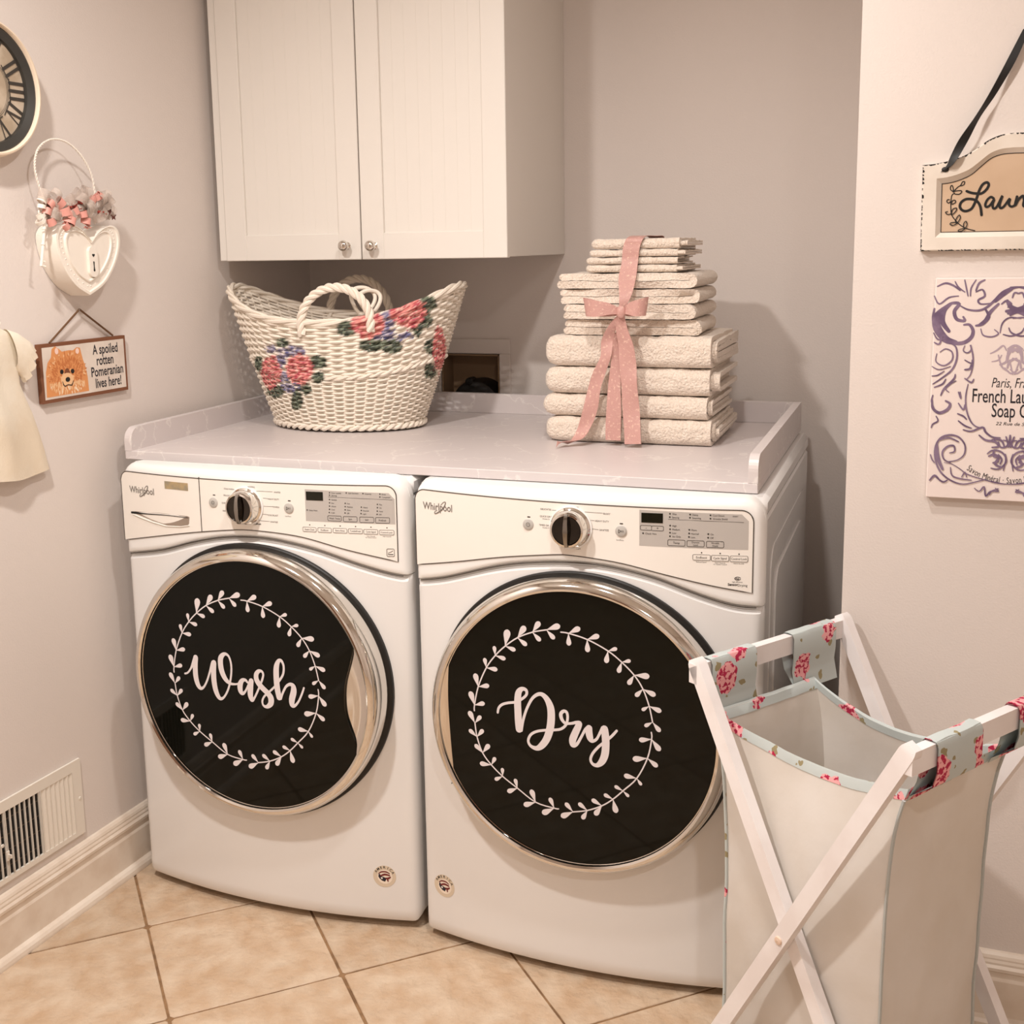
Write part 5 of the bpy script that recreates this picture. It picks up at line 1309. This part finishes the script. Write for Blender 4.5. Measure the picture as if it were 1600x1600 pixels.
# curved line of lettering under the frame
cur = [ac(*p) for p in ((440, 1325), (520, 1372), (600, 1397), (680, 1410), (760, 1408), (840, 1395), (930, 1360), (1010, 1315))]
cl = catmull([np.array(p) for p in cur], 10); dist = np.r_[0, np.cumsum([np.linalg.norm(cl[k+1]-cl[k]) for k in range(len(cl)-1)])]
pos = 0.
for ch in 'Savon Minéral · Savon Noir':
    if ch == ' ': pos += .0042; continue
    V2, F2 = text2d(ch, .0152, 0, .62); wch = max(a for a, b in V2)-min(a for a, b in V2)
    p = np.array([np.interp(pos+wch/2, dist, [q[k] for q in cl]) for k in (0, 1)]); p2 = np.array([np.interp(pos+wch/2+.002, dist, [q[k] for q in cl]) for k in (0, 1)]); an = math.atan2(*(p2-p)[::-1])
    tx.append(([RWl(p[0]+(a-wch/2)*math.cos(an)-b*math.sin(an), p[1]+(a-wch/2)*math.sin(an)+b*math.cos(an)-.003, AW+.0004) for a, b in V2], F2)); pos += wch+.0011
obj('lettering', join(*tx), M_navy, cv_, False)['kind'] = 'stuff'
SCR = [  # scrollwork traced in the left half: points and width (crop pixels)
    ([(240, 330), (232, 400), (262, 480), (330, 535), (410, 545), (465, 515), (482, 470), (460, 430), (425, 430)], 22), ([(300, 330), (255, 380), (258, 450), (310, 520), (370, 540)], 46), ([(340, 300), (300, 340), (290, 410), (330, 470)], 30),
    ([(300, 320), (350, 295), (395, 300), (365, 345), (380, 395), (430, 405), (420, 380)], 20), ([(260, 190), (310, 170), (360, 185), (400, 215)], 12), ([(240, 250), (270, 300), (330, 260), (390, 250)], 10), ([(370, 160), (390, 195), (430, 225)], 9), ([(430, 150), (440, 200), (450, 250)], 9), ([(500, 150), (470, 200), (465, 250)], 9), ([(555, 150), (520, 170), (500, 215)], 12), ([(500, 225), (540, 210), (555, 250), (515, 275), (530, 300), (600, 295)], 12),
    ([(400, 310), (450, 335), (520, 340), (575, 315), (640, 255), (700, 215), (760, 195), (820, 195)], 14), ([(620, 280), (670, 235), (720, 205)], 30), ([(500, 435), (540, 425), (580, 380), (560, 335)], 18), ([(520, 430), (560, 400), (590, 350), (640, 300)], 20), ([(530, 455), (545, 495), (600, 505), (640, 485), (615, 460)], 9), ([(650, 480), (665, 420), (710, 385), (780, 390)], 9), ([(690, 345), (740, 340), (800, 320), (830, 280)], 26), ([(700, 360), (760, 350), (800, 370)], 16), ([(670, 490), (720, 500), (780, 480), (800, 450)], 10), ([(660, 300), (690, 280), (720, 300), (700, 320)], 12), ([(760, 235), (790, 230), (800, 260)], 10),
    ([(340, 545), (375, 570), (380, 640), (350, 710), (290, 760), (230, 800)], 11), ([(255, 610), (250, 660), (300, 685), (350, 650), (350, 600), (310, 580), (275, 600)], 9), ([(225, 690), (270, 710), (340, 690)], 7), ([(225, 750), (260, 745), (300, 720)], 8), ([(240, 820), (290, 800), (310, 770)], 10), ([(280, 870), (300, 830), (360, 770), (370, 740)], 12), ([(330, 850), (310, 830), (340, 800), (375, 780)], 8), ([(225, 900), (230, 950), (270, 980), (320, 960), (338, 925), (310, 905)], 18), ([(230, 870), (222, 910), (240, 960)], 10), ([(250, 1000), (262, 1030), (230, 1050), (220, 1072)], 9), ([(240, 540), (270, 550), (290, 500)], 10), ([(235, 480), (260, 520), (300, 520)], 9),
    ([(430, 560), (420, 590), (445, 605), (470, 585), (465, 555), (480, 620), (480, 680), (465, 740), (440, 770)], 9), ([(430, 650), (470, 670), (475, 650)], 8), ([(430, 710), (460, 705), (470, 680)], 12), ([(430, 765), (470, 790), (485, 770)], 10), ([(450, 800), (435, 880), (440, 960), (465, 1030), (500, 1065), (550, 1075)], 9), ([(390, 850), (405, 890), (400, 850)], 9), ([(390, 920), (420, 960), (430, 930)], 10), ([(385, 985), (420, 1000), (440, 1020)], 10), ([(390, 1030), (430, 1060), (470, 1075)], 10), ([(420, 1085), (470, 1095), (540, 1070), (560, 1100), (600, 1130), (650, 1135)], 12), ([(520, 1120), (560, 1150), (620, 1160), (640, 1190), (600, 1195)], 14), ([(640, 1160), (655, 1195), (690, 1190), (700, 1160), (670, 1150)], 10), ([(690, 1130), (710, 1190), (740, 1130)], 8), ([(715, 1120), (716, 1195)], 8), ([(740, 1200), (760, 1160), (800, 1150), (830, 1160)], 12),
    ([(570, 1235), (600, 1215), (650, 1220), (685, 1260), (670, 1340)], 10), ([(580, 1250), (610, 1240), (640, 1260), (620, 1300), (660, 1320)], 16), ([(640, 1240), (660, 1270), (650, 1300)], 10), ([(730, 1240), (720, 1290), (760, 1335), (810, 1335)], 10), ([(750, 1230), (800, 1220), (800, 1260), (770, 1260)], 12), ([(770, 1290), (800, 1300)], 12),
    ([(340, 1290), (300, 1270), (290, 1225), (320, 1190), (360, 1185), (365, 1220), (335, 1230)], 11), ([(320, 1285), (380, 1275), (425, 1240), (430, 1180), (390, 1130), (330, 1118), (275, 1140), (245, 1200), (248, 1280), (280, 1350), (340, 1400), (420, 1425), (520, 1405), (560, 1395)], 11), ([(255, 1180), (262, 1260), (290, 1330)], 20), ([(270, 1150), (330, 1135), (390, 1160)], 10), ([(300, 1290), (350, 1300), (400, 1330), (450, 1365), (560, 1400), (640, 1420), (720, 1425), (800, 1415)], 6), ([(340, 1320), (350, 1370), (400, 1390), (470, 1400)], 9), ([(410, 1380), (430, 1350), (440, 1380)], 8), ([(210, 1400), (240, 1370), (265, 1390)], 12), ([(240, 1370), (290, 1410), (320, 1400)], 10), ([(215, 1240), (225, 1270), (240, 1290)], 8), ([(490, 1450), (520, 1470), (550, 1440), (560, 1500), (590, 1470), (640, 1470), (620, 1450)], 9), ([(750, 1460), (790, 1480), (800, 1500)], 10)]
PALE = [([(590, 610), (630, 590), (670, 560), (690, 590)], 10), ([(600, 660), (640, 650), (660, 620)], 8), ([(650, 680), (690, 660), (700, 620), (730, 580), (760, 600)], 16), ([(680, 700), (720, 735), (760, 710)], 10), ([(640, 620), (660, 690), (700, 720)], 10), ([(700, 580), (740, 560), (780, 580), (790, 640)], 14), ([(730, 640), (770, 660), (780, 700)], 14), ([(710, 650), (720, 700), (730, 740)], 8)]
am = 1.0*(ac(1, 0)[0]-ac(0, 0)[0])
for nm, S2, m_ in (('scrollwork', SCR, M_purp), ('crest', PALE, M_purpl)):
    g = []
    for P, w_ in S2:
        k_ = len(P)
        for mir in (0, 1):
            pts_ = [(*ac(x, y), w_*am*1.15*(.35+.65*math.sin(PI*min(.95, max(.08, (j+.6)/(k_+.2)))))) for j, (x, y) in enumerate(P)]
            if mir: pts_ = [(2*acx-u, v, w2) for u, v, w2 in pts_]
            g.append(stroke(pts_, RWl, AW+.0003+.00001*len(g), 4))
    obj(nm, join(*g), m_, cv_, False)

# ------------------------------------------------------------------ folding laundry hamper
HA = onZ(1088, 1043, .745); HB = onZ(1440, 1176, .745); HC = onZ(1280, 962, .745)
hu = (HB-HA)/np.linalg.norm(HB-HA); hv = np.array([-hu[1], hu[0], 0.])
if hv@(HC-HA) < 0: hv = -hv
SP, DEP, TOP = np.linalg.norm(HB-HA), float((HC-HA)@hv), .745
print('hamper', SP, DEP, HA, HB, HC)
def HF(u, v, z): return HA*np.array([1, 1, 0])+hu*u+hv*v+np.array([0, 0, z])
t = thing('laundry_hamper', HF(SP/2, DEP/2, FZ), 'white wooden folding hamper with a cream canvas bag and floral trim beside the dryer', 'hamper')
def leg(ua, za, ub, zb, v, nm='leg'):
    a, b = HF(ua, v, za), HF(ub, v, zb); d_ = (b-a)/np.linalg.norm(b-a); s_ = np.cross(d_, hv); hw_, ht_ = .0125, .0100
    V_ = []
    for p, k in ((a, 0), (a, 1), (b, 1), (b, 0)): pass
    rings = [(a-d_*.004, .72), (a+d_*.002, .92), (a+d_*.008, 1.), (b, 1.)]
    F_ = []
    for c_, f in rings:
        for x, y in ((-1, -1), (1, -1), (1, 1), (-1, 1)):
            p = c_+s_*hw_*f*x+hv*ht_*f*y
            if c_ is b: p = p+d_*((FZ-p[2])/d_[2])
            V_.append(p)
    for r in range(3):
        for k in range(4): k2 = (k+1) % 4; F_.append((r*4+k, r*4+k2, (r+1)*4+k2, (r+1)*4+k))
    F_ += [(3, 2, 1, 0), (12, 13, 14, 15)]
    o = obj(nm, (V_, F_), M_woodw, t, True, 20)
    return o
LT = TOP+.012
for vv, off1, off2 in ((0., .0, -.021), (DEP, .0, .021)):
    leg(0, LT, SP, FZ, vv+off1); leg(SP, LT, 0, FZ, vv+off2)
    obj('pivot_bolt', ([HF(SP/2+x, vv+min(off1, off2)-.0095-z if vv == 0 else vv+max(off1, off2)+.0095+z, TOP/2+y) for x, y, z in lathe([(.007, 0), (.006, .003), (.0005, .004)], 14)[0]], lathe([(.007, 0), (.006, .003), (.0005, .004)], 14)[1]), M_woodend, t)
def bar(u):
    a, b = HF(u, -.01 if u < .1 else -.03, TOP-.008), HF(u, DEP+(.01 if u < .1 else .03), TOP-.008)
    d_ = hv; s_ = hu; V_ = []
    for c_ in (a, b):
        for x, y in ((-1, -1), (1, -1), (1, 1), (-1, 1)): V_.append(c_+s_*.0085*x+np.array([0, 0, .0165*y]))
    return V_, [(3, 2, 1, 0), (4, 5, 6, 7)]+[(k, (k+1) % 4, 4+(k+1) % 4, 4+k) for k in range(4)]
obj('top_bar', bar(.002), M_woodw, t, False); obj('top_bar', bar(SP-.002), M_woodw, t, False)
# canvas bag
U0, U1, V0, V1 = .052, SP-.066, .026, DEP-.100
def perim(k, n_side):
    """rounded-square perimeter param -> (u fraction, v fraction)"""
    side, f = divmod(k, n_side); f /= n_side
    return [(f, 0.), (1., f), (1-f, 1.), (0., 1-f)][side]
NSD, NZ = 22, 26
def bagpt(fu, fv, s, inset=0.):
    """s=0 bottom, 1 rim"""
    e = 1-abs(2*fv-1)**2; eu = 1-abs(2*fu-1)**2
    on_fb = 1. if (fv in (0., 1.)) else 0.
    rimz = .668-.030*eu*on_fb-.0*e
    z = .03+(rimz-.03)*s
    wid = .030*s**8
    u = (U0-wid+(U1-U0+2*wid)*fu); v = V0+(V1-V0)*fv
    if on_fb: v += (-.010 if fv == 0 else .010)*eu*math.sin(PI*min(1, s*1.05))*1.2+(.018 if fv == 0 else -.018)*eu*s**5
    else: u += (-.014 if fu == 0 else .014)*e*math.sin(PI*s)
    wr = .0045*noise.noise(Vector((u*9, v*9, z*5)))+.0022*noise.noise(Vector((u*30+3, v*30, z*14)))
    dvec = np.array([(fu-.5), (fv-.5)]); dvec = dvec/(np.linalg.norm(dvec)+1e-9)
    u += dvec[0]*(wr-inset); v += dvec[1]*(wr-inset)
    return HF(u, v, z)
V_, F_ = [], []; NP = 4*NSD
for layer, ins in ((0, 0.), (1, .0025)):
    for j in range(NZ+1):
        for k in range(NP): V_.append(bagpt(*perim(k, NSD), j/NZ, ins))
for layer in (0, 1):
    b0 = layer*(NZ+1)*NP
    for j in range(NZ):
        for k in range(NP):
            k2 = (k+1) % NP; q = (b0+j*NP+k, b0+j*NP+k2, b0+(j+1)*NP+k2, b0+(j+1)*NP+k); F_.append(q if layer == 0 else q[::-1])
t0, t1 = NZ*NP, (NZ+1)*NP+NZ*NP
for k in range(NP): k2 = (k+1) % NP; F_.append((t0+k, t0+k2, t1+k2, t1+k))
F_.append(tuple(range(NP))[::-1]); F_.append(tuple((NZ+1)*NP+k for k in range(NP)))
bag = obj('canvas_bag', (V_, F_), M_canvas, t)
# floral binding round the rim, piping down the corners
def band(s0, s1, out=.0012):
    V_, F_ = [], []
    for ins, s in ((-out, s0), (-out, s1), (-out*.2, 1.004), (.0035, s1), (.0035, s0)):
        for k in range(NP): V_.append(bagpt(*perim(k, NSD), s, ins))
    for r in range(4):
        for k in range(NP): k2 = (k+1) % NP; F_.append((r*NP+k, r*NP+k2, (r+1)*NP+k2, (r+1)*NP+k))
    return V_, F_
obj('rim_binding', band(.975, .998), M_floral, bag)
for (fu, fv) in ((0., 0.), (1., 0.), (1., 1.), (0., 1.)):
    obj('corner_piping', tube([bagpt(fu, fv, s, -.002) for s in np.linspace(.0, .975, 24)], .0028, 6), M_piping if (fu, fv) != (0., 0.) else M_floral, bag)
# fabric tabs looping over the bars
def tab(u, sgn, va, vb):
    r = .0125; P = []
    fu = 0. if sgn < 0 else 1.
    ub = (U0-.030) if sgn < 0 else (U1+.030)
    prof = [(ub-.002*sgn*-1, .655), (ub+(u-ub)*.5, .690), (u-sgn*r, .712), (u-sgn*r, TOP+.004), (u-sgn*r*.7, TOP+.0115), (u, TOP+.0125), (u+sgn*r*.7, TOP+.0115), (u+sgn*r, TOP+.004), (u+sgn*r, .712), (u+sgn*.006, .690), (ub+sgn*.006, .664)]
    nv_ = 10; V_, F_ = [], []
    for i in range(nv_+1):
        v = va+(vb-va)*i/nv_
        for k, (a, z) in enumerate(prof):
            V_.append(HF(a+.0015*noise.noise(Vector((v*40, z*30, u))), v, z+.0015*noise.noise(Vector((v*30, a*30, 2)))))
        for k, (a, z) in enumerate(prof[::-1]):
            V_.append(HF(a-(.001 if a < u else -.001), v, z-.0012))
    n2 = 2*len(prof)
    for i in range(nv_):
        for k in range(n2): k2 = (k+1) % n2; F_.append((i*n2+k, i*n2+k2, (i+1)*n2+k2, (i+1)*n2+k))
    return V_, F_
for u, sgn, mt in ((.002, -1, M_floral), (SP-.002, 1, M_floral)):
    for va, vb in ((.022, .130), (DEP-.150, DEP-.035)): obj('fabric_tab', tab(u, sgn, va, vb), mt, bag)
